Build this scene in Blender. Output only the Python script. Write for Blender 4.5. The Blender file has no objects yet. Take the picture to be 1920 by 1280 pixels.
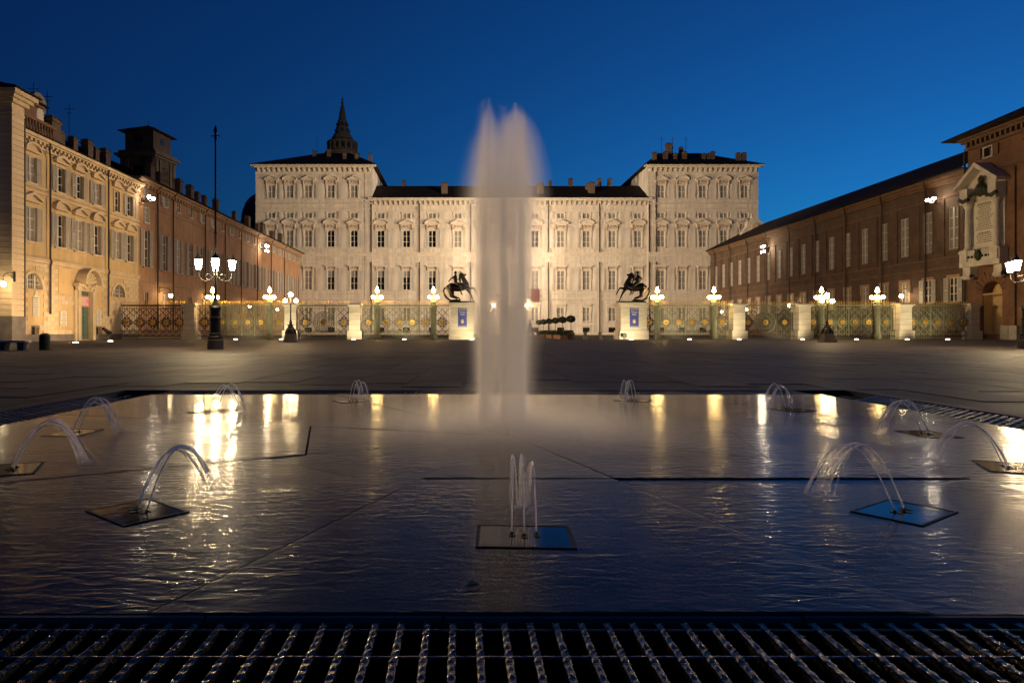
import bpy, bmesh, math, random
from mathutils import Vector, Matrix
R = math.radians
random.seed(7)
sc = bpy.context.scene
C = sc.collection

# ------------------------------------------------------------------ camera, sky, exposure
FP, CX, CY, CH = 1280.0, 867.0, 620.0, 0.84          # focal length in pixels, vanishing point, camera height
cam = bpy.data.cameras.new('camera'); co = bpy.data.objects.new('camera', cam); C.objects.link(co)
cam.sensor_width = 36; cam.lens = 24.0; cam.shift_x = 93/1920; cam.shift_y = -20/1920
cam.clip_end = 3000; cam.clip_start = 0.05
co.location = (0, 0, CH); co.rotation_euler = (R(90), 0, 0)
sc.camera = co

w = bpy.data.worlds.new('World'); sc.world = w; w.use_nodes = True
nt = w.node_tree
bg = nt.nodes['Background']
sky = nt.nodes.new('ShaderNodeTexSky'); sky.sky_type = 'NISHITA'; sky.sun_disc = False
sky.sun_elevation = R(-4.0); sky.sun_rotation = R(50); sky.ozone_density = 5.0; sky.dust_density = 0.2; sky.air_density = 1.0
tint = nt.nodes.new('ShaderNodeMix'); tint.data_type = 'RGBA'; tint.blend_type = 'MULTIPLY'; tint.inputs[0].default_value = 1
tint.inputs[7].default_value = (0.22, 2.15, 1.45, 1)
nt.links.new(sky.outputs[0], tint.inputs[6]); nt.links.new(tint.outputs[2], bg.inputs[0])
bg.inputs[1].default_value = 2.8

sc.view_settings.view_transform = 'Standard'; sc.view_settings.look = 'None'
sc.view_settings.exposure = 0; sc.view_settings.gamma = 1
sc.render.engine = 'CYCLES'
cy = sc.cycles
cy.use_denoising = True
try: cy.denoiser = 'OPENIMAGEDENOISE'
except Exception: pass
cy.use_light_tree = True
cy.max_bounces = 10; cy.diffuse_bounces = 2; cy.glossy_bounces = 4; cy.transparent_max_bounces = 16
cy.volume_bounces = 8; cy.volume_step_rate = 0.2; cy.volume_max_steps = 256
cy.sample_clamp_indirect = 4.0; cy.sample_clamp_direct = 0
cy.caustics_reflective = False; cy.caustics_refractive = False

PW_PALACE, PW_PIAZZA, PW_UP, LAMP_E = 150000, 26000, 900, 220.0
WARM = (1.0, 0.69, 0.38); PALE = (1.0, 0.75, 0.48); WARM2 = (1.0, 0.68, 0.34)

# ------------------------------------------------------------------ pixel helpers
def PX(px, D): return (px-CX)*D/FP
def PZ(py, D): return CH+(CY-py)*D/FP
def GD(py): return CH*FP/(py-CY)
def GP(px, py):
    D = GD(py); return (PX(px, D), D)

# ------------------------------------------------------------------ materials
def node(nt, t, **kw):
    n = nt.nodes.new(t)
    for k, v in kw.items(): setattr(n, k, v)
    return n
def mk(name, col, rough=.7, metal=0, var=.25, scale=3, bump=0, bscale=None, stretch=(1, 1, 1), spec=.5, rnd=0, streak=0, rvar=0):
    m = bpy.data.materials.new(name); m.use_nodes = True
    nt = m.node_tree; b = nt.nodes['Principled BSDF']
    b.inputs['Roughness'].default_value = rough; b.inputs['Metallic'].default_value = metal
    b.inputs['Specular IOR Level'].default_value = spec
    tc = node(nt, 'ShaderNodeTexCoord'); mp = node(nt, 'ShaderNodeMapping'); mp.inputs['Scale'].default_value = stretch
    nt.links.new(tc.outputs['Object'], mp.inputs[0])
    nz = node(nt, 'ShaderNodeTexNoise'); nz.inputs['Scale'].default_value = scale; nz.inputs['Detail'].default_value = 6; nz.inputs['Roughness'].default_value = .62
    nt.links.new(mp.outputs[0], nz.inputs[0])
    f = node(nt, 'ShaderNodeMapRange'); f.inputs[1].default_value = .3; f.inputs[2].default_value = .7
    f.inputs[3].default_value = 1-var; f.inputs[4].default_value = 1+var*.5
    nt.links.new(nz.outputs[0], f.inputs[0])
    fac = f.outputs[0]
    if streak:
        mp2 = node(nt, 'ShaderNodeMapping'); mp2.inputs['Scale'].default_value = (2.2, 2.2, .16)
        nt.links.new(tc.outputs['Object'], mp2.inputs[0])
        n2 = node(nt, 'ShaderNodeTexNoise'); n2.inputs['Scale'].default_value = 1.0; n2.inputs['Detail'].default_value = 5
        nt.links.new(mp2.outputs[0], n2.inputs[0])
        f2 = node(nt, 'ShaderNodeMapRange'); f2.inputs[1].default_value = .35; f2.inputs[2].default_value = .65
        f2.inputs[3].default_value = 1-streak; f2.inputs[4].default_value = 1
        nt.links.new(n2.outputs[0], f2.inputs[0])
        mu = node(nt, 'ShaderNodeMath', operation='MULTIPLY'); nt.links.new(fac, mu.inputs[0]); nt.links.new(f2.outputs[0], mu.inputs[1]); fac = mu.outputs[0]
    if rnd:
        oi = node(nt, 'ShaderNodeObjectInfo'); f3 = node(nt, 'ShaderNodeMapRange')
        f3.inputs[3].default_value = 1-rnd; f3.inputs[4].default_value = 1+rnd
        nt.links.new(oi.outputs['Random'], f3.inputs[0])
        mu = node(nt, 'ShaderNodeMath', operation='MULTIPLY'); nt.links.new(fac, mu.inputs[0]); nt.links.new(f3.outputs[0], mu.inputs[1]); fac = mu.outputs[0]
    mx = node(nt, 'ShaderNodeVectorMath', operation='SCALE'); mx.inputs[0].default_value = col[:3]
    nt.links.new(fac, mx.inputs['Scale']); nt.links.new(mx.outputs[0], b.inputs['Base Color'])
    if rvar:
        f4 = node(nt, 'ShaderNodeMapRange'); f4.inputs[1].default_value = .35; f4.inputs[2].default_value = .65
        f4.inputs[3].default_value = max(.03, rough-rvar); f4.inputs[4].default_value = min(1, rough+rvar)
        n4 = node(nt, 'ShaderNodeTexNoise'); n4.inputs['Scale'].default_value = scale*.37; n4.inputs['Detail'].default_value = 4
        g4 = node(nt, 'ShaderNodeNewGeometry')
        nt.links.new(g4.outputs['Position'], n4.inputs[0]); nt.links.new(n4.outputs[0], f4.inputs[0]); nt.links.new(f4.outputs[0], b.inputs['Roughness'])
    if bump:
        bn = node(nt, 'ShaderNodeBump'); bn.inputs['Strength'].default_value = bump; bn.inputs['Distance'].default_value = .02
        n3 = node(nt, 'ShaderNodeTexNoise'); n3.inputs['Scale'].default_value = bscale or scale*6; n3.inputs['Detail'].default_value = 4
        nt.links.new(tc.outputs['Object'], n3.inputs[0]); nt.links.new(n3.outputs[0], bn.inputs['Height']); nt.links.new(bn.outputs[0], b.inputs['Normal'])
    return m
def emis(name, col, s):
    m = bpy.data.materials.new(name); m.use_nodes = True
    b = m.node_tree.nodes['Principled BSDF']
    b.inputs['Base Color'].default_value = (.8, .8, .8, 1)
    b.inputs['Emission Color'].default_value = (*col, 1); b.inputs['Emission Strength'].default_value = s
    return m
def brick_mat(name, c1, c2, mortar, sx=.25, sz=.07):
    m = bpy.data.materials.new(name); m.use_nodes = True
    nt = m.node_tree; b = nt.nodes['Principled BSDF']; b.inputs['Roughness'].default_value = .85
    tc = node(nt, 'ShaderNodeTexCoord'); sp = node(nt, 'ShaderNodeSeparateXYZ'); cb = node(nt, 'ShaderNodeCombineXYZ')
    ad = node(nt, 'ShaderNodeMath', operation='ADD')
    nt.links.new(tc.outputs['Object'], sp.inputs[0]); nt.links.new(sp.outputs[0], ad.inputs[0]); nt.links.new(sp.outputs[1], ad.inputs[1])
    nt.links.new(ad.outputs[0], cb.inputs[0]); nt.links.new(sp.outputs[2], cb.inputs[1])
    br = node(nt, 'ShaderNodeTexBrick'); br.inputs['Scale'].default_value = 1; br.inputs['Brick Width'].default_value = sx; br.inputs['Row Height'].default_value = sz
    br.inputs['Mortar Size'].default_value = .008; br.inputs['Color1'].default_value = (*c1, 1); br.inputs['Color2'].default_value = (*c2, 1); br.inputs['Mortar'].default_value = (*mortar, 1)
    nt.links.new(cb.outputs[0], br.inputs[0])
    nz = node(nt, 'ShaderNodeTexNoise'); nz.inputs['Scale'].default_value = .5; nz.inputs['Detail'].default_value = 7; nz.inputs['Roughness'].default_value = .7
    nt.links.new(tc.outputs['Object'], nz.inputs[0])
    f = node(nt, 'ShaderNodeMapRange'); f.inputs[1].default_value = .3; f.inputs[2].default_value = .7; f.inputs[3].default_value = .5; f.inputs[4].default_value = 1.35
    nt.links.new(nz.outputs[0], f.inputs[0])
    mx = node(nt, 'ShaderNodeVectorMath', operation='SCALE'); nt.links.new(br.outputs[0], mx.inputs[0]); nt.links.new(f.outputs[0], mx.inputs['Scale'])
    nt.links.new(mx.outputs[0], b.inputs['Base Color'])
    return m

M = {}
M['palace'] = mk('palace_plaster', (.70, .63, .555), .85, var=.2, scale=.35, streak=.26)
M['palace_trim'] = mk('palace_stone_trim', (.67, .595, .50), .8, var=.2, scale=1.2, streak=.1)
M['relief'] = mk('pinkish_relief', (.55, .42, .33), .85, var=.3, scale=2)
M['shutter'] = mk('grey_shutter', (.42, .41, .38), .7, var=.15, scale=2, rnd=.08)
M['shutter_white'] = mk('white_shutter', (.58, .56, .52), .7, var=.12, scale=2, rnd=.06)
M['sash'] = mk('white_sash', (.72, .67, .6), .6, var=.1)
M['pane_dark'] = mk('dark_glass', (.015, .015, .016), .08, var=.1, spec=.5)
M['pane_grey'] = mk('closed_inner_shutter', (.25, .235, .215), .5, var=.2, scale=1, rnd=.15)
M['roof'] = mk('dark_roof_tile', (.03, .022, .018), .95, spec=.08, var=.4, scale=2, bump=.4, bscale=8)
M['chimney'] = mk('chimney_brick', (.11, .075, .055), .9, var=.4, scale=3)
M['pipe'] = mk('dark_copper_pipe', (.05, .03, .02), .6, var=.3)
M['pale'] = mk('pale_yellow_plaster', (.63, .46, .24), .88, var=.2, scale=.5, streak=.18)
M['pale_stone'] = mk('pale_limestone', (.63, .50, .33), .85, var=.22, scale=1.2, rnd=.07, bump=.15, bscale=14)
M['ochre'] = mk('ochre_panel', (.62, .44, .22), .88, var=.14, scale=.8)
M['grey_stone'] = mk('grey_plinth_stone', (.17, .15, .13), .85, var=.35, scale=2)
M['pink'] = mk('salmon_plaster', (.47, .27, .15), .9, var=.25, scale=.4, streak=.25)
M['pink_trim'] = mk('salmon_trim', (.40, .26, .17), .9, var=.25, scale=.8)
M['brick'] = brick_mat('brown_brick', (.13, .075, .046), (.09, .052, .033), (.13, .098, .074))
M['brick2'] = brick_mat('red_brick', (.21, .095, .048), (.15, .068, .035), (.18, .125, .085))
M['brick_trim'] = mk('brick_trim', (.17, .10, .062), .9, var=.35, scale=1.5)
M['marble'] = mk('grey_white_marble', (.62, .58, .52), .6, var=.25, scale=1.5)
M['tablet'] = mk('tablet_marble', (.66, .62, .52), .55, var=.1, scale=2)
M['bronze'] = mk('dark_bronze', (.028, .022, .016), .42, metal=.6, var=.4, scale=4)
M['bronze_green'] = mk('verdigris_bronze', (.04, .05, .03), .6, metal=.3, var=.4, scale=4)
M['gate'] = mk('green_iron_paint', (.19, .20, .13), .5, var=.2, scale=3)
M['iron'] = mk('black_iron', (.02, .018, .016), .5, metal=.3, var=.3)
M['gold'] = mk('gilt', (.72, .47, .11), .35, metal=.75, var=.2, scale=8)
M['pillar'] = mk('white_stone', (.66, .60, .50), .75, rnd=.06, var=.28, scale=1.6, stretch=(.5, .5, 3))
M['banner'] = mk('blue_banner', (.05, .075, .34), .75, var=.08)
M['red'] = mk('red_banner', (.13, .025, .03), .75, var=.1)
M['print'] = mk('pale_print', (.72, .68, .62), .7, var=.05)
M['ink'] = mk('dark_lettering', (.03, .028, .025), .7, var=.1)
M['door'] = mk('green_door', (.075, .13, .105), .55, var=.25, scale=3)
M['pinksign'] = mk('pink_sign', (.62, .25, .28), .7, var=.1)
M['leaf'] = mk('box_leaf', (.035, .05, .018), .6, var=.4, scale=30)
M['terracotta'] = mk('terracotta', (.22, .12, .07), .85, var=.3)
M['granite'] = mk('wet_dark_granite', (.085, .068, .055), .7, spec=.2, var=.4, scale=30, bump=.12, bscale=120, rnd=.2)
M['pave'] = mk('paving_slab', (.098, .072, .054), .62, var=.3, scale=2.2, bump=.2, bscale=40, rnd=.3, rvar=.04, spec=.14)
M['pave_far'] = mk('paving_ground', (.09, .066, .05), .65, spec=.14, var=.3, scale=.9, bump=.15, bscale=20, rvar=.1)
M['steel'] = mk('wet_steel_grate', (.25, .22, .18), .26, metal=.9, var=.35, scale=14, bump=.4, bscale=60)
M['steel_dull'] = mk('dull_wet_steel', (.34, .30, .25), .3, metal=.35, var=.5, scale=20, bump=.4, bscale=60)
M['pit'] = mk('drain_pit', (.006, .006, .006), .8, var=.3)
M['frame_steel'] = mk('dark_plate_frame', (.012, .012, .012), .6, spec=.2, var=.3)
M['bin'] = mk('dark_green_bin', (.015, .02, .014), .45, var=.3)
M['leafdry'] = mk('dry_leaf', (.62, .38, .12), .6, var=.4, scale=60)
M['tower'] = mk('old_tower_brick', (.06, .042, .032), .9, var=.35, scale=1)
M['towerstone'] = mk('old_tower_stone', (.09, .072, .058), .9, var=.35, scale=1)
M['slate'] = mk('chapel_slate', (.06, .06, .062), .85, var=.3, scale=2)
M['cabinet'] = mk('grey_cabinet', (.36, .34, .31), .6, var=.2)
M['bikered'] = mk('red_bike_paint', (.35, .02, .02), .4, var=.1)
M['rubber'] = mk('rubber', (.02, .02, .02), .8, var=.2)
M['glow'] = emis('lamp_globe', (1, .72, .36), LAMP_E)
M['glow_tall'] = emis('lantern_glass', (1, .74, .40), LAMP_E*1.5)
M['glow_gate'] = emis('gate_lamp_globe', (1, .64, .22), LAMP_E*.4)
M['glow_small'] = emis('wall_lamp_globe', (1, .74, .40), LAMP_E*.6)
M['lens'] = emis('flood_lens', (1, .80, .55), 300)
M['uplens'] = emis('uplight_lens', (1, .82, .55), 14)

def water_mat():
    m = bpy.data.materials.new('thin_water'); m.use_nodes = True
    nt = m.node_tree; nt.nodes.clear()
    out = node(nt, 'ShaderNodeOutputMaterial')
    tr = node(nt, 'ShaderNodeBsdfTransparent'); tr.inputs[0].default_value = (.8, .8, .8, 1)
    gl = node(nt, 'ShaderNodeBsdfGlossy'); gl.inputs['Roughness'].default_value = .06
    g2 = node(nt, 'ShaderNodeBsdfGlossy'); g2.inputs['Roughness'].default_value = .30; gm = node(nt, 'ShaderNodeMixShader')
    fr = node(nt, 'ShaderNodeFresnel'); fr.inputs[0].default_value = 1.34
    mix = node(nt, 'ShaderNodeMixShader')
    g = node(nt, 'ShaderNodeNewGeometry')
    mp = node(nt, 'ShaderNodeMapping'); mp.inputs['Scale'].default_value = (.38, 1, 1)
    nt.links.new(g.outputs['Position'], mp.inputs[0])
    n1 = node(nt, 'ShaderNodeTexNoise'); n1.inputs['Scale'].default_value = 20; n1.inputs['Detail'].default_value = 2; n1.inputs['Distortion'].default_value = .8
    nt.links.new(mp.outputs[0], n1.inputs[0])
    n2 = node(nt, 'ShaderNodeTexNoise'); n2.inputs['Scale'].default_value = 1.1; n2.inputs['Detail'].default_value = 2
    nt.links.new(g.outputs['Position'], n2.inputs[0])
    f = node(nt, 'ShaderNodeMapRange'); f.inputs[1].default_value = .38; f.inputs[2].default_value = .62; f.inputs[3].default_value = .3; f.inputs[4].default_value = 1.35
    nt.links.new(n2.outputs[0], f.inputs[0])
    sy_ = node(nt, 'ShaderNodeSeparateXYZ'); nt.links.new(g.outputs['Position'], sy_.inputs[0])
    fy = node(nt, 'ShaderNodeMapRange'); fy.inputs[1].default_value = 5.6; fy.inputs[2].default_value = 6.6; fy.inputs[3].default_value = 1; fy.inputs[4].default_value = .6
    nt.links.new(sy_.outputs[1], fy.inputs[0])
    my = node(nt, 'ShaderNodeMath', operation='MULTIPLY'); nt.links.new(fy.outputs[0], my.inputs[0]); nt.links.new(f.outputs[0], my.inputs[1])
    mu = node(nt, 'ShaderNodeMath', operation='MULTIPLY'); nt.links.new(n1.outputs[0], mu.inputs[0]); nt.links.new(my.outputs[0], mu.inputs[1])
    n3 = node(nt, 'ShaderNodeTexNoise'); n3.inputs['Scale'].default_value = 55; n3.inputs['Detail'].default_value = 2
    nt.links.new(mp.outputs[0], n3.inputs[0])
    m3 = node(nt, 'ShaderNodeMath', operation='MULTIPLY_ADD'); m3.inputs[1].default_value = .11
    nt.links.new(n3.outputs[0], m3.inputs[0]); nt.links.new(mu.outputs[0], m3.inputs[2])
    bp = node(nt, 'ShaderNodeBump'); bp.inputs['Strength'].default_value = .5; bp.inputs['Distance'].default_value = .0075
    nt.links.new(m3.outputs[0], bp.inputs['Height'])
    for n in (gl, g2, fr): nt.links.new(bp.outputs[0], n.inputs['Normal'])
    fb = node(nt, 'ShaderNodeMapRange'); fb.inputs[1].default_value = 5.2; fb.inputs[2].default_value = 7.2; fb.inputs[3].default_value = .72; fb.inputs[4].default_value = .3
    nt.links.new(sy_.outputs[1], fb.inputs[0]); nt.links.new(fb.outputs[0], gm.inputs[0]); nt.links.new(gl.outputs[0], gm.inputs[1]); nt.links.new(g2.outputs[0], gm.inputs[2])
    nt.links.new(fr.outputs[0], mix.inputs[0]); nt.links.new(tr.outputs[0], mix.inputs[1]); nt.links.new(gm.outputs[0], mix.inputs[2])
    nt.links.new(mix.outputs[0], out.inputs[0])
    return m
M['water'] = water_mat()
def stream_mat():
    m = bpy.data.materials.new('falling_water'); m.use_nodes = True
    nt = m.node_tree; nt.nodes.clear()
    out = node(nt, 'ShaderNodeOutputMaterial')
    tr = node(nt, 'ShaderNodeBsdfTransparent')
    df = node(nt, 'ShaderNodeBsdfDiffuse'); df.inputs[0].default_value = (.95, .9, .83, 1)
    tl = node(nt, 'ShaderNodeBsdfTranslucent'); tl.inputs[0].default_value = (.95, .9, .83, 1)
    gl = node(nt, 'ShaderNodeBsdfGlossy'); gl.inputs['Roughness'].default_value = .18
    a = node(nt, 'ShaderNodeAddShader'); nt.links.new(df.outputs[0], a.inputs[0]); nt.links.new(tl.outputs[0], a.inputs[1])
    m1 = node(nt, 'ShaderNodeMixShader'); m1.inputs[0].default_value = .3
    nt.links.new(a.outputs[0], m1.inputs[1]); nt.links.new(gl.outputs[0], m1.inputs[2])
    at = node(nt, 'ShaderNodeAttribute'); at.attribute_name = 'dense'
    nz = node(nt, 'ShaderNodeTexNoise'); nz.inputs['Scale'].default_value = 90
    tc = node(nt, 'ShaderNodeTexCoord'); nt.links.new(tc.outputs['Object'], nz.inputs[0])
    mm = node(nt, 'ShaderNodeMath', operation='MULTIPLY'); ad = node(nt, 'ShaderNodeMath', operation='ADD'); ad.inputs[1].default_value = .5
    nt.links.new(nz.outputs[0], ad.inputs[0]); nt.links.new(at.outputs['Fac'], mm.inputs[0]); nt.links.new(ad.outputs[0], mm.inputs[1])
    mx = node(nt, 'ShaderNodeMixShader'); nt.links.new(mm.outputs[0], mx.inputs[0]); nt.links.new(tr.outputs[0], mx.inputs[1]); nt.links.new(m1.outputs[0], mx.inputs[2])
    nt.links.new(mx.outputs[0], out.inputs[0])
    return m
M['stream'] = stream_mat()

# ------------------------------------------------------------------ mesh builder
class MB:
    def __init__(s): s.v = []; s.f = []
    def quad(s, a, b, c, d):
        n = len(s.v); s.v += [a, b, c, d]; s.f.append((n, n+1, n+2, n+3)); return s
    def poly(s, pts):
        n = len(s.v); s.v += list(pts); s.f.append(tuple(range(n, n+len(pts)))); return s
    def box(s, x0, x1, y0, y1, z0, z1, tx=0, ty=0):
        n = len(s.v)
        s.v += [(x0, y0, z0), (x1, y0, z0), (x1, y1, z0), (x0, y1, z0), (x0+tx, y0+ty, z1), (x1-tx, y0+ty, z1), (x1-tx, y1-ty, z1), (x0+tx, y1-ty, z1)]
        for q in ((3, 2, 1, 0), (4, 5, 6, 7), (0, 1, 5, 4), (1, 2, 6, 5), (2, 3, 7, 6), (3, 0, 4, 7)): s.f.append(tuple(n+i for i in q))
        return s
    def prism_y(s, pts, y0, y1):          # polygon in x,z extruded along y
        n = len(s.v); k = len(pts)
        s.v += [(x, y0, z) for x, z in pts] + [(x, y1, z) for x, z in pts]
        s.f.append(tuple(range(n, n+k))); s.f.append(tuple(range(n+2*k-1, n+k-1, -1)))
        for i in range(k): j = (i+1) % k; s.f.append((n+j, n+i, n+k+i, n+k+j))
        return s
    def prism_z(s, pts, z0, z1):
        n = len(s.v); k = len(pts)
        s.v += [(x, y, z0) for x, y in pts] + [(x, y, z1) for x, y in pts]
        s.f.append(tuple(range(n+k-1, n-1, -1))); s.f.append(tuple(range(n+k, n+2*k)))
        for i in range(k): j = (i+1) % k; s.f.append((n+i, n+j, n+k+j, n+k+i))
        return s
    def lathe(s, prof, n=12, c=(0, 0, 0), sy=1, rot=0):
        b = len(s.v)
        for r, z in prof:
            for i in range(n):
                a = rot+2*math.pi*i/n; s.v.append((c[0]+r*math.cos(a), c[1]+r*sy*math.sin(a), c[2]+z))
        for k in range(len(prof)-1):
            for i in range(n):
                j = (i+1) % n; s.f.append((b+k*n+i, b+k*n+j, b+(k+1)*n+j, b+(k+1)*n+i))
        s.f.append(tuple(b+i for i in reversed(range(n)))); s.f.append(tuple(b+(len(prof)-1)*n+i for i in range(n)))
        return s
    def sphere(s, c, r, n=10, m=6, sz=1):
        return s.lathe([(max(1e-4, r*math.sin(math.pi*k/m)), -r*sz*math.cos(math.pi*k/m)) for k in range(m+1)], n, c)
    def tube(s, pts, rad, n=6):
        pts = [Vector(p) for p in pts]
        if not hasattr(rad, '__len__'): rad = [rad]*len(pts)
        b = len(s.v); up = Vector((0, 0, 1))
        for i, p in enumerate(pts):
            d = (pts[min(i+1, len(pts)-1)]-pts[max(i-1, 0)]).normalized()
            u = d.cross(up if abs(d.z) < .95 else Vector((0, 1, 0))).normalized(); v = u.cross(d)
            for k in range(n):
                a = 2*math.pi*k/n; s.v.append(tuple(p+(u*math.cos(a)+v*math.sin(a))*rad[i]))
        for i in range(len(pts)-1):
            for k in range(n):
                j = (k+1) % n; s.f.append((b+i*n+k, b+i*n+j, b+(i+1)*n+j, b+(i+1)*n+k))
        s.f.append(tuple(b+i for i in reversed(range(n)))); s.f.append(tuple(b+(len(pts)-1)*n+i for i in range(n)))
        return s
    def holes(s, x0, x1, z0, z1, hs, y=0, dep=.35):
        xs = sorted({x0, x1, *[h[0] for h in hs], *[h[1] for h in hs]}); zs = sorted({z0, z1, *[h[2] for h in hs], *[h[3] for h in hs]})
        xs = [x for x in xs if x0 <= x <= x1]; zs = [z for z in zs if z0 <= z <= z1]
        for i in range(len(zs)-1):
            run = None
            for j in range(len(xs)-1):
                cx, cz = (xs[j]+xs[j+1])/2, (zs[i]+zs[i+1])/2
                if any(h[0] < cx < h[1] and h[2] < cz < h[3] for h in hs): continue
                s.quad((xs[j], y, zs[i]), (xs[j+1], y, zs[i]), (xs[j+1], y, zs[i+1]), (xs[j], y, zs[i+1]))
        for a, b, c, d in hs:
            s.quad((a, y, c), (a, y+dep, c), (a, y+dep, d), (a, y, d)); s.quad((b, y+dep, c), (b, y, c), (b, y, d), (b, y+dep, d))
            s.quad((a, y+dep, c), (a, y, c), (b, y, c), (b, y+dep, c)); s.quad((a, y, d), (a, y+dep, d), (b, y+dep, d), (b, y, d))
        return s
    def build_each(s, name, mat, parent):      # every box a part of its own
        for k in range(len(s.v)//8):
            b = MB(); b.v = s.v[k*8:k*8+8]; b.f = [(3, 2, 1, 0), (4, 5, 6, 7), (0, 1, 5, 4), (1, 2, 6, 5), (2, 3, 7, 6), (3, 0, 4, 7)]; b.build(name, mat, parent)
    def mesh(s, name, mat=None, smooth=False):
        me = bpy.data.meshes.new(name); me.from_pydata(s.v, [], s.f)
        if mat: me.materials.append(M[mat] if isinstance(mat, str) else mat)
        if smooth: me.polygons.foreach_set('use_smooth', [True]*len(me.polygons))
        me.update(); return me
    def build(s, name, mat, parent=None, loc=(0, 0, 0), rz=0, smooth=False):
        return inst(name, s.mesh(name, mat, smooth), parent, loc, rz)
def inst(name, me, parent=None, loc=(0, 0, 0), rz=0, sx=1):
    o = bpy.data.objects.new(name, me); C.objects.link(o); o.parent = parent
    o.location = loc; o.rotation_euler = (0, 0, rz)
    if sx != 1: o.scale = (sx, 1, 1)
    return o
def tag(o, label=None, cat=None, group=None, kind=None):
    for k, v in (('label', label), ('category', cat), ('group', group), ('kind', kind)):
        if v: o[k] = v
    return o
def thing(name, label, cat, loc=(0, 0, 0), rz=0, group=None):
    return tag(inst(name, None, None, loc, rz), label, cat, group)
def copy_thing(o, loc, label, rz=None):
    def cp(a, par):
        c = a.copy(); C.objects.link(c); c.parent = par
        for ch in a.children: cp(ch, c)
        return c
    r = cp(o, None); r.location = loc; r['label'] = label
    if rz is not None: r.rotation_euler = (0, 0, rz)
    return r
def applied(o):
    dg = bpy.context.evaluated_depsgraph_get(); dg.update()
    me = bpy.data.meshes.new_from_object(o.evaluated_get(dg)); o.modifiers.clear(); o.data = me
    return o
def remesh(o, vox, smooth=2):
    m = o.modifiers.new('r', 'REMESH'); m.mode = 'VOXEL'; m.voxel_size = vox; m.use_smooth_shade = True
    if smooth:
        s = o.modifiers.new('s', 'SMOOTH'); s.iterations = smooth; s.factor = .5
    return applied(o)
def spot(name, loc, target, power, ang, blend=.6, col=WARM, rad=.25, parent=None):
    l = bpy.data.lights.new(name, 'SPOT'); l.energy = power; l.spot_size = R(ang); l.spot_blend = blend; l.color = col; l.shadow_soft_size = rad
    o = bpy.data.objects.new(name, l); C.objects.link(o); o.location = loc
    o.rotation_euler = (Vector(target)-Vector(loc)).to_track_quat('-Z', 'Y').to_euler()
    if parent: o.parent = parent
    return o

# ------------------------------------------------------------------ ground, paving
FX0, FX1, FY0, FY1 = -4.10, 4.75, 2.03, 9.0       # fountain floor
GW = .68                                            # grate width
g = MB(); S = 1500
hx0, hx1, hy0, hy1 = FX0-GW, FX1+GW, FY0-GW, FY1+GW
zg = -.008
for a in ((-S, S, hy1, S), (-S, S, -S, hy0), (-S, hx0, hy0, hy1), (hx1, S, hy0, hy1)):
    g.quad((a[0], a[2], zg), (a[1], a[2], zg), (a[1], a[3], zg), (a[0], a[3], zg))
ground = tag(g.build('ground', 'pave_far'), kind='structure')
# slabs: long courses running away from the camera, turned by about two degrees
rot = R(2.4); ca, sa = math.cos(rot), math.sin(rot)
me_var = []
for L in (1.5, 1.9, 2.4):
    me_var.append((L, MB().box(-.443, .443, .008, L-.008, -.05, 0, .004, .004).mesh('slab', 'pave')))
far = MB(); cand = []
for i in range(-62, 66):
    v = 6.0+random.random()*2
    while v < 58:
        L, me = random.choice(me_var)
        u = i*.9
        x = u*ca+v*sa; y = -u*sa+v*ca
        xe, ye = x+L*sa, y+L*ca
        inside = (x+.6 > hx0 and x-.6 < hx1 and y < hy1+.03)
        if not inside and min(y, ye) > 2.5:
            p = CX+x/max(y, 1)*FP
            if -120 < p < 2040: cand.append((y, x, L, me))
        v += L
cand.sort(key=lambda t: t[0])
for k, (y, x, L, me) in enumerate(cand):
    dz = random.uniform(-.0025, .0025)
    if k < 300:
        o = inst('slab', me, ground, (x, y, dz), -rot); o.rotation_euler[0] = random.uniform(-.0016, .0016); o.rotation_euler[1] = random.uniform(-.003, .003)
    else:
        M4 = Matrix.Translation((x, y, dz)) @ Matrix.Rotation(-rot, 4, 'Z')
        n = len(far.v)
        t1, t2 = random.uniform(-.003, .003), random.uniform(-.0016, .0016)
        for q in ((-.444, .006), (.444, .006), (.444, L-.006), (-.444, L-.006)):
            p = M4 @ Vector((q[0], q[1], q[0]*t1+q[1]*t2)); far.v.append(tuple(p))
        far.f.append((n, n+1, n+2, n+3))
fo = far.build('far_slabs', 'pave', ground); fo['kind'] = 'stuff'
# trim strip of ground between slabs and fountain is covered by the border kerb
kb = MB()
for a in ((hx0-.22, hx1+.22, hy1, hy1+.22), (hx0-.22, hx0, hy0, hy1), (hx1, hx1+.22, hy0, hy1), (hx0-.22, hx1+.22, hy0-.22, hy0)):
    kb.box(a[0], a[1], a[2], a[3], -.06, .001)
tag(kb.build('fountain_kerb', 'pave'), kind='structure')
pit = MB(); pit.quad((hx0, hy0, -.4), (hx1, hy0, -.4), (hx1, hy1, -.4), (hx0, hy1, -.4))
for a, b in (((hx0, hy0), (hx1, hy0)), ((hx1, hy0), (hx1, hy1)), ((hx1, hy1), (hx0, hy1)), ((hx0, hy1), (hx0, hy0)),
             ((FX0, FY0), (FX1, FY0)), ((FX1, FY0), (FX1, FY1)), ((FX1, FY1), (FX0, FY1)), ((FX0, FY1), (FX0, FY0))):
    pit.quad((*a, -.4), (*b, -.4), (*b, -.055), (*a, -.055))
tag(pit.build('drain_channel', 'pit'), kind='structure')

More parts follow.
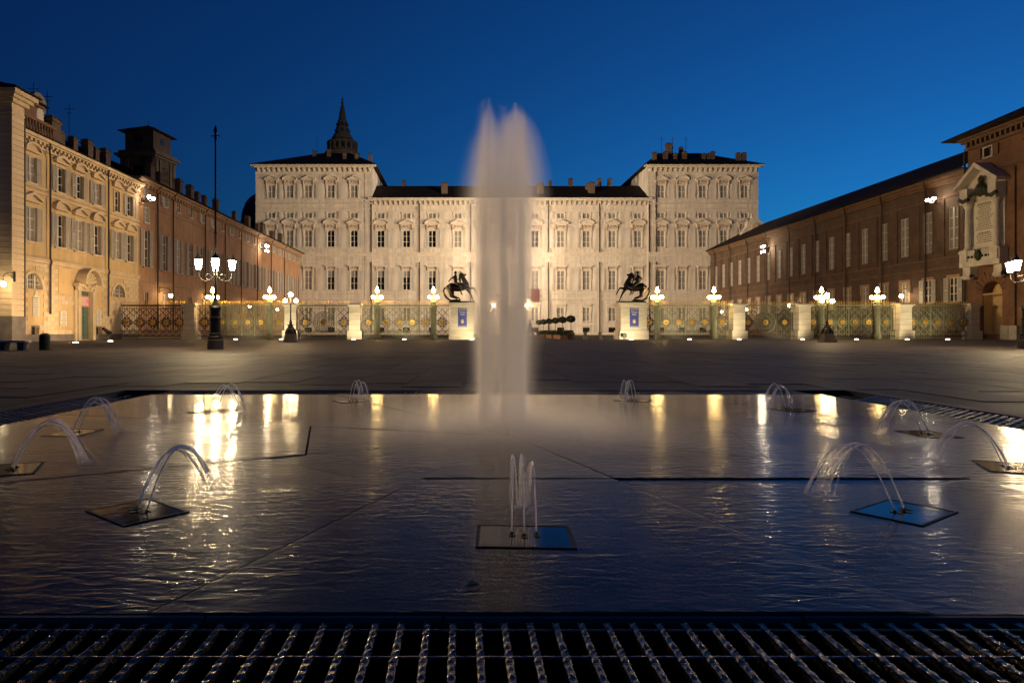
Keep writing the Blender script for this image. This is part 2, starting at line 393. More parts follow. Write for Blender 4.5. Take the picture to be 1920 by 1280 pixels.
# ------------------------------------------------------------------ fountain floor slabs and water
FC = (.38, 5.5)
def clip(poly, a, b, c):      # keep a*x+b*y+c >= 0
    out = []
    for i in range(len(poly)):
        p, q = poly[i], poly[(i+1) % len(poly)]
        dp, dq = a*p[0]+b*p[1]+c, a*q[0]+b*q[1]+c
        if dp >= 0: out.append(p)
        if dp*dq < 0:
            t = dp/(dp-dq); out.append((p[0]+(q[0]-p[0])*t, p[1]+(q[1]-p[1])*t))
    return out
rect = [(FX0, FY0), (FX1, FY0), (FX1, FY1), (FX0, FY1)]
angs = [math.atan2(y-FC[1], x-FC[0]) for x, y in (GP(1750, 1150), GP(1905, 905), (FX1, 6.2), (FX1-1.9, FY1), (.4, FY1), (FX0+2.4, FY1), (FX0, 6.9), GP(0, 905), GP(280, 1148))]
angs = sorted(a % (2*math.pi) for a in angs)
ff = tag(inst('fountain_floor', None), kind='structure')
bed = MB().quad((FX0, FY0, -.055), (FX1, FY0, -.055), (FX1, FY1, -.055), (FX0, FY1, -.055)).build('bedding', 'pit', ff)
wat = MB(); G = .005; SLABS = []; G = .007
rr = random.Random(3)
for i in range(len(angs)):
    a0, a1 = angs[i], angs[(i+1) % len(angs)]
    if a1 < a0: a1 += 2*math.pi
    p = clip(rect, -math.sin(a0), math.cos(a0), math.sin(a0)*FC[0]-math.cos(a0)*FC[1]-G)
    p = clip(p, math.sin(a1), -math.cos(a1), -math.sin(a1)*FC[0]+math.cos(a1)*FC[1]-G)
    am = (a0+a1)/2
    rc = 1.62+rr.uniform(-.25, .25)
    if math.sin(am) < -.85: rc = 1.63
    tl = rr.uniform(-.18, .18) if math.sin(am) > -.85 else 0
    nx, ny = math.cos(am+tl), math.sin(am+tl)
    fx = math.cos(am)
    if math.sin(am) < -.25 and fx > -.2: nx, ny, rc = 0, -1, 1.63
    h_out = rr.choice([-.006, -.003, .0, .003]); h_in = h_out+rr.choice([.001, .0015, .002])
    if math.sin(am) < -.1: h_out, h_in = (.004 if abs(fx) < .3 else .0), (.0065 if fx > -.3 else -.003)
    for q, h in ((clip(p, nx, ny, -(nx*FC[0]+ny*FC[1])-rc-G), h_out), (clip(p, -nx, -ny, (nx*FC[0]+ny*FC[1])+rc-G), h_in)):
        if len(q) < 3: continue
        MB().prism_z(q, -.06, h-.004).build('granite_slab', 'granite', ff)
        cxq = sum(t[0] for t in q)/len(q); cyq = sum(t[1] for t in q)/len(q)
        tx, ty = rr.uniform(-.0015, .0015), rr.uniform(-.0015, .0015); SLABS.append((q, h, tx, ty, cxq, cyq))
        wat.poly([(x, y, h+tx*(x-cxq)+ty*(y-cyq)) for x, y in q])
        # rounded wet lip at the slab rim
wo = tag(wat.build('water', 'water'), kind='structure')
def wz(x, y):
    for q, h, tx, ty, a, b in SLABS:
        if all((q[(i+1) % len(q)][0]-q[i][0])*(y-q[i][1])-(q[(i+1) % len(q)][1]-q[i][1])*(x-q[i][0]) >= 0 for i in range(len(q))): return h+tx*(x-a)+ty*(y-b)
    return 0.0

# ------------------------------------------------------------------ drain grates
def bar_mesh(L, wd=.019, teeth=True, mat='steel'):
    m = MB(); n = int(L/.02)
    rg = random.Random(5)
    for k in range(n):
        y0, y1 = k*L/n, (k+1)*L/n
        za, zb = (0, -.005) if k % 2 else (-.005, 0)
        za += rg.uniform(-.0015, .0015); zb += rg.uniform(-.0015, .0015); j = rg.uniform(-.0025, .0025)
        m.poly([(-wd/2+j, y0, -.004), (wd/2, y0, za), (0, y1, zb)]); m.poly([(-wd/2+j, y0, -.004), (0, y1, zb), (-wd/2, y1, -.004)])
        m.poly([(wd/2, y0, za), (wd/2-j, y1, -.004), (0, y1, zb)])
        m.quad((-wd/2+j, y0, -.008), (-wd/2, y1, -.007), (-wd/2, y1, -.05), (-wd/2, y0, -.05))
        m.quad((wd/2, y0, za), (wd/2-j, y1, -.008), (wd/2, y1, -.05), (wd/2, y0, -.05))
    m.box(-wd/2, wd/2, -.003, .0, -.05, -.009)
    return m.mesh('grate_bar', mat)
bm = bar_mesh(GW-.03)
_bm = {}
def cached_bar(sk):
    if sk not in _bm: _bm[sk] = bar_mesh((GW-.03)/math.cos(sk), .026, True, 'steel_dull')
    return _bm[sk]
lip = MB(); rl = random.Random(9); xx = -2.4
while xx < 2.5:
    L_ = rl.uniform(.7, 1.1); MB().box(xx+.002, xx+L_-.002, FY0-.028, FY0-.004, -.09, -.002+rl.uniform(-.002, .001), .002, .004).build('stone_lip', 'grey_stone', ff); xx += L_
def grate(label, o, rz, length, skew=0):
    t = thing('drain_grate', label, 'grate', o, rz, 'drain grates round the fountain floor')
    n = int(length/.0745)
    if skew:
        me = cached_bar(skew); st_ = .0745/math.cos(skew); n = int((length-GW*abs(math.tan(skew)))/st_); x0_ = max(0, -GW*math.tan(skew))
        for k in range(n): inst('grate_bar', me, t, (x0_+(k+.5)*st_, .015, random.uniform(-.003, .003)), -skew).rotation_euler[1] = random.uniform(-.07, .07)
    else:
        for k in range(n): inst('grate_bar', bm, t, ((k+.5)*.0745, .015, 0)).rotation_euler[1] = random.uniform(-.1, .1)
    for y in (.08, .27, .46, .62):
        MB().tube([(0, y, -.009), (length, y, -.009)], .0042, 6).build('cross_rod', 'steel', t)
    for y in (.0, GW-.012): MB().box(0, length, y, y+.012, -.06, -.014).build('edge_angle', 'steel', t)
    return t
zgr = -.004
grate('wide steel drain grate across the bottom foreground', (-2.3, FY0-GW-.022, -.006), 0, 4.6)
grate('far drain grate behind the central water jet', (FX0, FY1, zgr), 0, FX1-FX0)
grate('drain grate running back along the left side of the fountain', (FX0, FY0, zgr), R(90), FY1-FY0, R(40))
grate('drain grate running back along the right side of the fountain', (FX1+GW, FY0, zgr), R(90), FY1-FY0, R(-42))

# ------------------------------------------------------------------ central jet (fine spray)
JX, JY = .335, 5.62
def jet():
    m = bpy.data.materials.new('water_spray'); m.use_nodes = True
    nt = m.node_tree; nt.nodes.clear()
    out = node(nt, 'ShaderNodeOutputMaterial'); pv = node(nt, 'ShaderNodeVolumePrincipled')
    pv.inputs['Color'].default_value = (.998, .992, .985, 1); pv.inputs['Anisotropy'].default_value = .6
    tc = node(nt, 'ShaderNodeTexCoord'); sp = node(nt, 'ShaderNodeSeparateXYZ'); nt.links.new(tc.outputs['Object'], sp.inputs[0])
    def mth(op, a, b=None, c=None):
        n = node(nt, 'ShaderNodeMath', operation=op)
        for i, v in enumerate((a, b, c)):
            if v is None: continue
            if isinstance(v, (int, float)): n.inputs[i].default_value = v
            else: nt.links.new(v, n.inputs[i])
        return n.outputs[0]
    X, Y, Z = sp.outputs
    def ramp(inp, pts):
        r = node(nt, 'ShaderNodeFloatCurve'); cv = r.mapping.curves[0]
        cv.points[0].location = pts[0]; cv.points[1].location = pts[-1]
        for p in pts[1:-1]: cv.points.new(*p)
        r.mapping.update(); nt.links.new(inp, r.inputs['Value']); return r.outputs[0]
    def gauss(cx, s, cyy=0.0):
        dx = mth('SUBTRACT', X, cx); dy = mth('SUBTRACT', Y, cyy)
        r2 = mth('ADD', mth('MULTIPLY', dx, dx), mth('MULTIPLY', dy, dy))
        q = mth('DIVIDE', r2, mth('MULTIPLY', s, s) if not isinstance(s, float) else s*s)
        return mth('POWER', 2.718, mth('MULTIPLY', q, -1.0))
    zn = mth('DIVIDE', Z, 2.8)
    s1 = mth('MAXIMUM', ramp(zn, [(0, .36), (.3, .38), (.5, .46), (.66, .52), (.80, .42), (.90, .24), (.985, .03), (1, .01)]), .01)
    s2 = mth('MAXIMUM', ramp(zn, [(0, .36), (.3, .40), (.5, .50), (.66, .56), (.80, .52), (.90, .38), (.965, .06), (1, .01)]), .01)
    s1 = mth('MULTIPLY', s1, .25); s2 = mth('MULTIPLY', s2, .27)
    lobes = mth('ADD', gauss(-.115, s1), gauss(.10, s2))
    fz = ramp(zn, [(0, .2), (.07, .75), (.25, 1), (.45, .9), (.7, .75), (.9, .5), (1, .2)])
    lobes = mth('MULTIPLY', lobes, fz)
    cz = ramp(zn, [(0, .15), (.07, .8), (.3, .85), (.55, .45), (.8, .15), (1, 0)])
    cols = mth('ADD', mth('ADD', gauss(-.165, .034), gauss(.155, .034, .03)), gauss(.0, .03, -.04))
    cols = mth('MULTIPLY', cols, cz)
    mist = mth('MULTIPLY', gauss(0.05, .78), mth('POWER', 2.718, mth('MULTIPLY', Z, -12.0)))
    mp = node(nt, 'ShaderNodeMapping'); mp.inputs['Scale'].default_value = (22, 22, 1.1); nt.links.new(tc.outputs['Object'], mp.inputs[0])
    nz = node(nt, 'ShaderNodeTexNoise'); nz.inputs['Scale'].default_value = 1; nz.inputs['Detail'].default_value = 2; nt.links.new(mp.outputs[0], nz.inputs[0])
    nf = mth('MAXIMUM', mth('SUBTRACT', mth('MULTIPLY', nz.outputs[0], 1.9), -.05), .12)
    d = mth('ADD', mth('ADD', mth('MULTIPLY', lobes, 12.5), mth('MULTIPLY', cols, 45.0)), mth('MULTIPLY', mist, 6.5))
    d = mth('MULTIPLY', d, nf)
    d = mth('MAXIMUM', mth('SUBTRACT', d, .02), 0.0)
    nt.links.new(d, pv.inputs['Density']); nt.links.new(pv.outputs[0], out.inputs['Volume'])
    h = MB()
    prof = [(.2, .03), (.22, .7), (.26, 1.3), (.31, 1.8), (.30, 2.15), (.23, 2.45), (.11, 2.68), (.04, 2.76)]
    h.lathe(prof, 20, (-.115, 0, 0)); h.lathe([(r*1.05, z*.985) for r, z in prof], 20, (.10, 0, 0))
    h.lathe([(1.7, .03), (1.65, .07), (1.15, .2), (.6, .4), (.2, .6)], 32, (.05, 0, 0))
    o = h.build('fountain_jet', m, None, (JX, JY, .0))
    remesh(o, .03, 1)
    if not o.data.materials: o.data.materials.append(m)
    tag(o, 'tall double plume of white water spray rising at the fountain centre', 'fountain jet')
jet()

# ------------------------------------------------------------------ small arching jets and their plates
def arc_stream(p0, d, reach, apex, r0, rnd):
    pts = []; rad = []; den = []; extra = []
    n = 22
    for k in range(n+1):
        t = k/n; z = apex*4*t*(1-t)
        pts.append((p0[0]+d[0]*reach*t, p0[1]+d[1]*reach*t, max(.004, z)))
        fall = max(0, (t-.5)*2)
        rad.append(r0*(1+1.6*fall)); den.append(.85*(1-fall)**1.4+.10)
    m = MB().tube(pts, rad, 7)
    for e in range(4):
        rc_ = reach*rnd.uniform(.86, 1.1); sd = rnd.uniform(-.03, .03); q = []
        for k in range(9, n+1):
            t = k/n; z = apex*rnd.uniform(.97, 1.0)*4*t*(1-t); u = (t-.4)/.6
            q.append((p0[0]+d[0]*(reach*t+(rc_-reach)*u*t)+d[1]*sd*u, p0[1]+d[1]*(reach*t+(rc_-reach)*u*t)-d[0]*sd*u, max(.004, z)))
        m.tube(q, [r0*(.5+.9*i/len(q)) for i in range(len(q))], 5); den += []
        extra.append(len(q))
    me = m.mesh('stream', 'stream', True)
    at = me.attributes.new('dense', 'FLOAT', 'POINT')
    for k in range(n+1):
        for j in range(7): at.data[k*7+j].value = den[k]
    b_ = (n+1)*7
    for L_ in extra:
        for i in range(L_):
            for j in range(5): at.data[b_+i*5+j].value = .22*(1-i/L_)+.10
        b_ += L_*5
    return me
JETS = [ # px, py of the nozzles, label
 (983, 1006, 'nearest trio of thin upright water jets in the centre foreground', 'flush square nozzle plate in the centre foreground', .27),
 (1690, 958, 'arching water jets at front right above the blue-lit plate', 'tilted-looking dark framed nozzle plate at front right', .275),
 (1888, 876, 'arching water jets cut by the right edge of the picture', 'nozzle plate near the right edge of the picture', .27),
 (1737, 814, 'arching water jets at the right beside the side grate', 'nozzle plate at the right beside the side grate', .26),
 (1483, 768, 'arching water jets at the far right corner of the fountain', 'nozzle plate at the far right corner of the fountain', .27),
 (1186, 750, 'small far water jets in front of the right statue pedestal', 'far nozzle plate in front of the right statue pedestal', .24),
 (662, 752, 'small far water jets to the left of the central plume', 'far nozzle plate to the left of the central plume', .24),
 (400, 771, 'arching water jets over the brightest lamp reflection at far left', 'nozzle plate over the brightest lamp reflection at far left', .27),
 (140, 811, 'wide arching water jets at the left beside the side grate', 'nozzle plate at the left beside the side grate', .27),
 (25, 880, 'arching water jets cut by the left edge of the picture', 'nozzle plate near the left edge of the picture', .27),
 (262, 958, 'arching water jets at front left above the dark diamond plate', 'dark framed diamond-shaped nozzle plate at front left', .27)]
pl_frame = MB()
for a in ((-.195, .195, -.15, -.139), (-.195, .195, .139, .15), (-.195, -.184, -.139, .139), (.184, .195, -.139, .139)): pl_frame.box(a[0], a[1], a[2], a[3], -.02, .003)
pl_frame = pl_frame.mesh('frame', 'frame_steel')
M['panel'] = mk('wet_steel_panel', (.02, .02, .021), .08, metal=0, spec=.27, var=.2, scale=6, bump=.03, bscale=10)
pl_panel = MB().box(-.18, .18, -.135, .135, -.02, .0015).mesh('panel', 'panel')
nozz = MB().box(-.013, .013, -.024, .024, -.01, -.003).lathe([(.006, -.003), (.006, .004), (.004, .005)], 8, (0, .008, 0)).mesh('nozzle', 'iron')
for k, (px, py, lj, lp, ap) in enumerate(JETS):
    x, y = GP(px, py)
    d = Vector((FC[0]-x, FC[1]-y)).normalized(); rz = math.atan2(d.y, d.x)-math.pi/2
    pt = thing('nozzle_plate', lp, 'nozzle plate', (x, y, wz(x, y)+.0015), rz, 'nozzle plates set in the fountain floor')
    inst('frame', pl_frame, pt, (0, -.012, 0)); inst('panel', pl_panel, pt, (0, -.012, 0))
    jt = thing('water_jet', lj, 'water jet', (x, y, wz(x, y)+.012), rz, 'small arching jets round the fountain')
    rg = random.Random(k+20)
    for j, ox in enumerate((-.05, 0, .05)):
        inst('nozzle', nozz, pt, (ox, (0, -.02, 0)[j], .007))
        dd = Vector((rg.uniform(-.04, .04), 1)).normalized()
        me = arc_stream((ox, (.01, -.01, .01)[j], 0), dd, rg.uniform(.34, .44), ap*rg.uniform(.9, 1.06), .0032, rg)
        inst('stream', me, jt)
    sp_ = MB().lathe([(.075, .0), (.06, .004), (.035, .014), (.012, .02)], 14).mesh('splash', 'stream', True)
    at_ = sp_.attributes.new('dense', 'FLOAT', 'POINT')
    for q in range(14*4): at_.data[q].value = (.02, .1, .25, .4)[q//14]
    inst('splash', sp_, jt, (0, .39, -.008))
# fallen leaf
x, y = GP(885, 1105)
lf = MB(); n = 8
for k in range(n):
    t0, t1 = k/n, (k+1)/n
    w0, w1 = .013*math.sin(math.pi*t0), .013*math.sin(math.pi*t1)
    for s_ in (-1, 1):
        lf.quad((t0*.05, 0, .003), (t1*.05, 0, .003), (t1*.05, s_*w1, .003+.010*abs(s_)*w1/.013), (t0*.05, s_*w0, .003+.010*w0/.013))
lf.tube([(-.012, 0, .004), (0, 0, .003)], .0008, 5)
o = lf.build('fallen_leaf', 'leafdry', None, (x-.02, y, .008), .25); tag(o, 'small curled brown leaf lying on the wet floor in front', 'leaf')

# ------------------------------------------------------------------ windows
_c = {}
def cached(key, fn):
    if key not in _c: _c[key] = fn()
    return _c[key]
def arc_pts(w, z0, rise, n=8):     # points from right to left of a segmental arc
    return [(w/2*math.cos(math.pi*k/n), z0+rise*math.sin(math.pi*k/n)) for k in range(n+1)]
def window(parent, x, z0, w, h, y=0, cas=.22, ped=None, glass='pane_grey', shut=None, cols=2, rows=3, reveal=.28, frieze=0, trim='palace_trim', out=.12,
           shmat='shutter_white', sash='sash', bar=.07, pw=None, sill=True, pdep=.36, arched=False):
    if glass == 'pane_grey': reveal = min(reveal, .17)
    def casing():
        m = MB()
        m.box(-w/2-cas, -w/2, -out, .0, -.0, h+cas); m.box(w/2, w/2+cas, -out, .0, 0, h+cas); m.box(-w/2, w/2, -out, .0, h, h+cas)
        if arched:
            a = arc_pts(w, h-w*.5, w*.5, 8)
            m.prism_y([(w/2, h)]+a[:5], 0, reveal-.06); m.prism_y([(-w/2, h), (0, h)]+a[5:], 0, reveal-.06)
        if sill: m.box(-w/2-cas-.06, w/2+cas+.06, -out-.1, .0, -.16, -.001)
        if cas > .15: m.box(-w/2-cas-.07, -w/2-cas, -out-.05, 0, h*.62, h+cas-.02); m.box(w/2+cas, w/2+cas+.07, -out-.05, 0, h*.62, h+cas-.02)
        return m.mesh('window', trim)
    key = (w, h, cas, trim, out, sill, arched)
    o = inst('window', cached(('c',)+key, casing), parent, (x, y, z0))
    def fr():
        m = MB(); y0, y1 = reveal-.13, reveal-.06
        m.box(-w/2, -w/2+bar, y0, y1, 0, h); m.box(w/2-bar, w/2, y0, y1, 0, h); m.box(-w/2+bar, w/2-bar, y0, y1, 0, bar); m.box(-w/2+bar, w/2-bar, y0, y1, h-bar, h)
        for i in range(1, cols):
            xx = -w/2+w*i/cols; ww = bar*(1.1 if i*2 == cols else .55); m.box(xx-ww, xx+ww, y0-.01, y1, bar, h-bar)
        for i in range(1, rows):
            zz = h*i/rows; m.box(-w/2+bar, w/2-bar, y0+.003, y1, zz-bar*.55, zz+bar*.55)
        return m.mesh('window_frame', sash)
    inst('window_frame', cached(('f', w, h, cols, rows, reveal, bar, sash), fr), o)
    if glass == 'half':
        inst('pane', cached(('p1', w, h, reveal), lambda: MB().box(-w/2, w/2, reveal-.05, reveal, 0, h*.66).mesh('pane', 'pane_dark')), o)
        inst('pane', cached(('p2', w, h, reveal), lambda: MB().box(-w/2, w/2, reveal-.05, reveal, h*.66, h).mesh('pane', 'pane_grey')), o)
    else:
        inst('pane', cached(('p', w, h, reveal, glass), lambda: MB().box(-w/2, w/2, reveal-.05, reveal, 0, h).mesh('pane', glass)), o)
    if ped:
        P = (pw or w+2*cas+.9)
        zb = h+cas+frieze
        def pd():
            m = MB()
            m.box(-P/2, P/2, -pdep, .0, zb, zb+.16)
            if ped == 'tri':
                hh = P*.27
                m.prism_y([(-P/2-.05, zb+.161), (P/2+.05, zb+.161), (0, zb+.161+hh)], -pdep*.45, 0)
                m.prism_y([(-P/2-.12, zb+.17), (0, zb+.161+hh-.12), (0, zb+.3+hh), (-P/2-.12, zb+.36)], -pdep-.1, -.002)
                m.prism_y([(P/2+.12, zb+.17), (P/2+.12, zb+.36), (0, zb+.3+hh), (0, zb+.161+hh-.12)], -pdep-.1, -.002)
            elif ped == 'seg':
                hh = P*.25
                a = arc_pts(P, zb+.161, hh, 10); b = arc_pts(P+.24, zb+.161, hh+.2, 10)
                m.prism_y(a, -pdep*.45, 0)
                for k in range(10): m.prism_y([a[k], b[k], b[k+1], a[k+1]], -pdep-.1, -.002)
            elif ped == 'flat':
                m.box(-P/2-.1, P/2+.1, -pdep-.08, 0, zb+.161, zb+.3)
            return m.mesh('pediment', trim)
        q = inst('pediment', cached(('d', w, h, cas, ped, P, frieze, pdep, trim), pd), o)
        if frieze > .3:
            def fz():
                m = MB(); rg = random.Random(2); n = 7
                for k in range(n):
                    xx = -P*.36+P*.72*k/(n-1)
                    m.sphere((xx, -.05, h+cas+frieze*.5+rg.uniform(-.1, .14)*frieze), frieze*rg.uniform(.2, .34), 6, 4)
                m.box(-P*.40, -P*.34, -.3, 0, h+cas*.4, zb); m.box(P*.34, P*.40, -.3, 0, h+cas*.4, zb)
                return m.mesh('frieze_relief', 'relief')
            inst('frieze_relief', cached(('z', w, h, cas, P, frieze), fz), o)
    if shut:
        sw = w*.56
        def sh():
            m = MB(); n = max(6, int(h/.16))
            m.box(0, .06, -.05, 0, 0, h); m.box(sw-.06, sw, -.05, 0, 0, h); m.box(.06, sw-.06, -.05, 0, 0, .08); m.box(.06, sw-.06, -.05, 0, h-.08, h); m.box(.06, sw-.06, -.05, 0, h*.5-.04, h*.5+.04)
            for k in range(n):
                zz = .08+(h-.16)*(k+.5)/n; m.quad((.06, -.045, zz-.06), (sw-.06, -.045, zz-.06), (sw-.06, -.012, zz+.05), (.06, -.012, zz+.05))
            return m.mesh('shutter', shmat)
        me = cached(('s', w, h, shmat), sh)
        inst('shutter', me, o, (w/2+.02, -out-.03, 0)); inst('shutter', me, o, (-w/2-.02-sw, -out-.03, 0))
    return o
def hip_roof(mb, x0, x1, y0, y1, z, rx0, rx1, ry0, ry1, rz):
    a = [(x0, y0, z), (x1, y0, z), (x1, y1, z), (x0, y1, z)]; b = [(rx0, ry0, rz), (rx1, ry0, rz), (rx1, ry1, rz), (rx0, ry1, rz)]
    for i in range(4): j = (i+1) % 4; mb.quad(a[i], a[j], b[j], b[i])
    mb.quad(*b); mb.quad(*[(p[0], p[1], p[2]-.12) for p in reversed(a)])
    for i in range(4):
        j = (i+1) % 4; mb.quad((a[i][0], a[i][1], z-.12), (a[j][0], a[j][1], z-.12), a[j], a[i])
    return mb
def chimney_mesh(w, h, mat='chimney', pots=1):
    m = MB().box(-w/2, w/2, -w*.4, w*.4, -1.4, h*.7).box(-w*.62, w*.62, -w*.5, w*.5, h*.7, h*.78)
    m.box(-w*.45, w*.45, -w*.36, w*.36, h*.78, h*.88).box(-w*.6, w*.6, -w*.48, w*.48, h*.88, h, w*.35, w*.3)
    return m.mesh('chimney', mat)
CH_M = [chimney_mesh(.9, 1.7), chimney_mesh(.7, 1.3), chimney_mesh(1.3, 2.3)]

# ------------------------------------------------------------------ the palace
PD = 144.0; K = PD/FP
def px_(p): return (p-CX)*K
def pz_(y): return CH+(CY-y)*K
pal = thing('palace', 'long floodlit cream palace with two taller end pavilions and rows of pedimented windows', 'palace', (0, PD, 0))
xl0, xl1, xr0, xr1 = px_(480), px_(698), px_(1215), px_(1421)
CENTER_Y = .55
rowA, rowB, rowC, rowD, rowT, rowE = (pz_(409), 1.15), (pz_(463), 3.5), (pz_(543), 4.05), (pz_(602), 2.9), (pz_(371), 2.65), (.5, 1.05)
WW = 1.5
colsL = [px_(p) for p in (509, 543, 578, 620.5, 664)]
colsR = [px_(p) for p in (1239, 1278.5, 1317.5, 1357, 1396)]
colsC = [px_(713.5+48.35*i) for i in range(11)]
DOORX = colsC[5]
def hole(x, r, w=WW): return (x-w/2, x+w/2, r[0], r[0]+r[1])
ZP, ZC = pz_(311), pz_(372)
def wing(x0, x1, cols, z1, y, depth, pav):
    hs = []
    for i, x in enumerate(cols):
        for r in ((rowA, rowB, rowC, rowD, rowE)+((rowT,) if pav else ())):
            if not pav and i == 5 and r in (rowD, rowE): continue
            hs.append(hole(x, r))
    if not pav: hs.append((DOORX-1.7, DOORX+1.7, .15, 6.2))
    m = MB().holes(x0, x1, 0, z1, hs, y, .3)
    m.quad((x0, y, 0), (x0, y+depth, 0), (x0, y+depth, z1), (x0, y, z1)); m.quad((x1, y, 0), (x1, y+depth, 0), (x1, y+depth, z1), (x1, y, z1))
    m.quad((x0, y+depth, 0), (x1, y+depth, 0), (x1, y+depth, z1), (x0, y+depth, z1)); m.quad((x0, y, z1), (x1, y, z1), (x1, y+depth, z1), (x0, y+depth, z1))
    m.build('wall', 'palace', pal)
    # string courses and cornices
    t = MB()
    zs = pz_(474)
    t.box(x0-.05, x1+.05, y-.55, y-.001, zs-.12, zs+.12); t.box(x0-.02, x1+.02, y-.38, y-.001, zs-.32, zs-.121); t.box(x0, x1, y-.2, y-.001, zs-.75, zs-.321)
    t.box(x0, x1, y-.12, y-.001, pz_(492), pz_(490)); t.box(x0, x1, y-.16, y-.001, pz_(551), pz_(549)); t.box(x0, x1, y-.22, y-.001, pz_(562), pz_(559))
    t.box(x0, x1, y-.2, y-.001, pz_(610)-.1, pz_(610)+.12); t.box(x0, x1, y-.12, y-.001, 0, .38)
    t.box(x0, x1, y-.1, y-.001, pz_(394)-.1, pz_(394)+.1); t.box(x0, x1, y-.12, y-.001, pz_(421)-.12, pz_(421)+.1); t.box(x0, x1, y-.1, y-.001, pz_(465)-.12, pz_(465)+.06)
    if pav:
        t.box(x0-.05, x1+.05, y-.35, y-.001, pz_(382)-.1, pz_(382)+.14); t.box(x0, x1, y-.18, y-.001, pz_(391)-.08, pz_(391)+.12)
        t.box(x0, x1, y-.12, y-.001, pz_(338)-.08, pz_(338)+.1); t.box(x0, x1, y-.12, y-.001, pz_(374)-.08, pz_(374)+.08)
    ze = z1
    t.box(x0-.1, x1+.1, y-.2, y-.001, ze-1.55, ze-1.3); t.box(x0-.3, x1+.3, y-.55, y-.001, ze-.45, ze-.25); t.box(x0-.85, x1+.85, y-1.15, y-.001, ze-.249, ze+.12)
    t.build_each('cornice_band', 'palace_trim', pal)
    cm = cached('corbel', lambda: MB().box(-.2, .2, -.5, 0, .35, .8).box(-.17, .17, -.34, 0, 0, .35).mesh('corbel', 'palace_trim'))
    n = round((x1-x0)/1.06)
    for k in range(n): inst('corbel', cm, pal, (x0+(k+.5)*(x1-x0)/n, y, ze-1.28))
    # raised wall panels between the windows
    xs = sorted(cols)
    gaps = [(a+b)/2 for a, b in zip(xs, xs[1:])]; gw = [(b-a) for a, b in zip(xs, xs[1:])]
    for gx, gwid in zip(gaps, gw):
        pwid = gwid-WW-1.35
        if pwid < .6: continue
        for r in ((rowA, rowB, rowC)+((rowT,) if pav else ())):
            h = r[1]+(.9 if r[1] > 2 else .35); z = r[0]-(.25 if r[1] > 2 else .1)
            def pm(pwid=pwid, h=h):
                m = MB(); ch = .16
                def oct_(a, b, c, d, e): return [(a+e, c), (b-e, c), (b, c+e), (b, d-e), (b-e, d), (a+e, d), (a, d-e), (a, c+e)]
                m.prism_y(oct_(-pwid/2, pwid/2, 0, h, ch), -.13, -.001); m.prism_y(oct_(-pwid/2+.22, pwid/2-.22, .25, h-.25, ch), -.2, -.131)
                return m.mesh('panel', 'palace')
            inst('panel', cached(('pan', round(pwid, 2), h), pm), pal, (gx, y, z))
    # corner rustication
    q = MB(); qw = 1.5 if pav else 0
    if pav:
        for xx in (x0, x1-qw):
            z = .4; q = MB()
            while z < ze-1.7:
                q.box(xx-.06, xx+qw+(.06 if xx > x0 else 0), y-.09, y-.001, z, z+.46); z += .52
            o = q.build('quoin', 'palace', pal); o['kind'] = 'stuff'
    for i, x in enumerate(cols):
        alt = ('tri', 'seg')[i % 2 if pav else (i+1) % 2]
        op = (pav and cols is colsL and i >= 3) or (not pav and i < 3)
        window(pal, x, rowA[0], WW, rowA[1], y, cas=.2, rows=1, reveal=.26, out=.1)
        window(pal, x, rowB[0], WW, rowB[1], y, cas=.3, rows=3, ped=alt, frieze=1.0, glass='pane_dark' if op or (not pav and i == 6) else 'pane_grey', shut=op, arched=(op and pav), out=.14, pw=3.1)
        window(pal, x, rowC[0], WW, rowC[1], y, cas=.28, rows=3, ped='flat', frieze=.55, glass='half' if op else 'pane_grey', shut=op, out=.12, pw=2.6, pdep=.3)
        if pav: window(pal, x, rowT[0], WW, rowT[1], y, cas=.26, rows=2, ped=alt, frieze=.75, out=.14, pw=2.9)
        if not (not pav and i == 5):
            window(pal, x, rowD[0], WW*.999, rowD[1], y, cas=.24, rows=2, ped='flat', frieze=.12, out=.1, pw=2.1, pdep=.2)
            window(pal, x, rowE[0], WW*.998, rowE[1], y, cas=.1, rows=1, cols=3, glass='pane_dark', out=.05, sash='iron', bar=.04, sill=False)
wing(xl0, xl1, colsL, ZP, 0, 24, True)
wing(xr0, xr1, colsR, ZP, 0, 24, True)
wing(xl1+.002, xr0-.002, colsC, ZC, CENTER_Y, 14, False)
# entrance door and balcony
d = MB().box(-1.69, 1.69, CENTER_Y+.2, CENTER_Y+.28, .15, 6.2)
for s_ in (-1, 1):
    for k in range(4): d.box(s_*.85-.6, s_*.85+.6, CENTER_Y+.14, CENTER_Y+.2, .4+k*1.45, 1.6+k*1.45)
d.build('entrance_door', 'iron', pal, (DOORX, 0, 0))
b = MB().box(-3.6, 3.6, CENTER_Y-1.5, CENTER_Y-.17, 7.2, 7.5)
for s_ in (-2.6, 2.6): b.lathe([(.5, 0), (.5, .4), (.36, .5), (.32, 6.6), (.5, 6.9), (.5, 7.2)], 12, (s_, CENTER_Y-.9, 0))
for k in range(17): b.lathe([(.09, 7.5), (.14, 7.75), (.07, 8.1), (.1, 8.35)], 6, (-3.3+k*6.6/16, CENTER_Y-1.35, 0))
b.box(-3.5, 3.5, CENTER_Y-1.48, CENTER_Y-1.22, 8.35, 8.5)
b.build('balcony', 'palace_trim', pal, (DOORX, 0, 0))
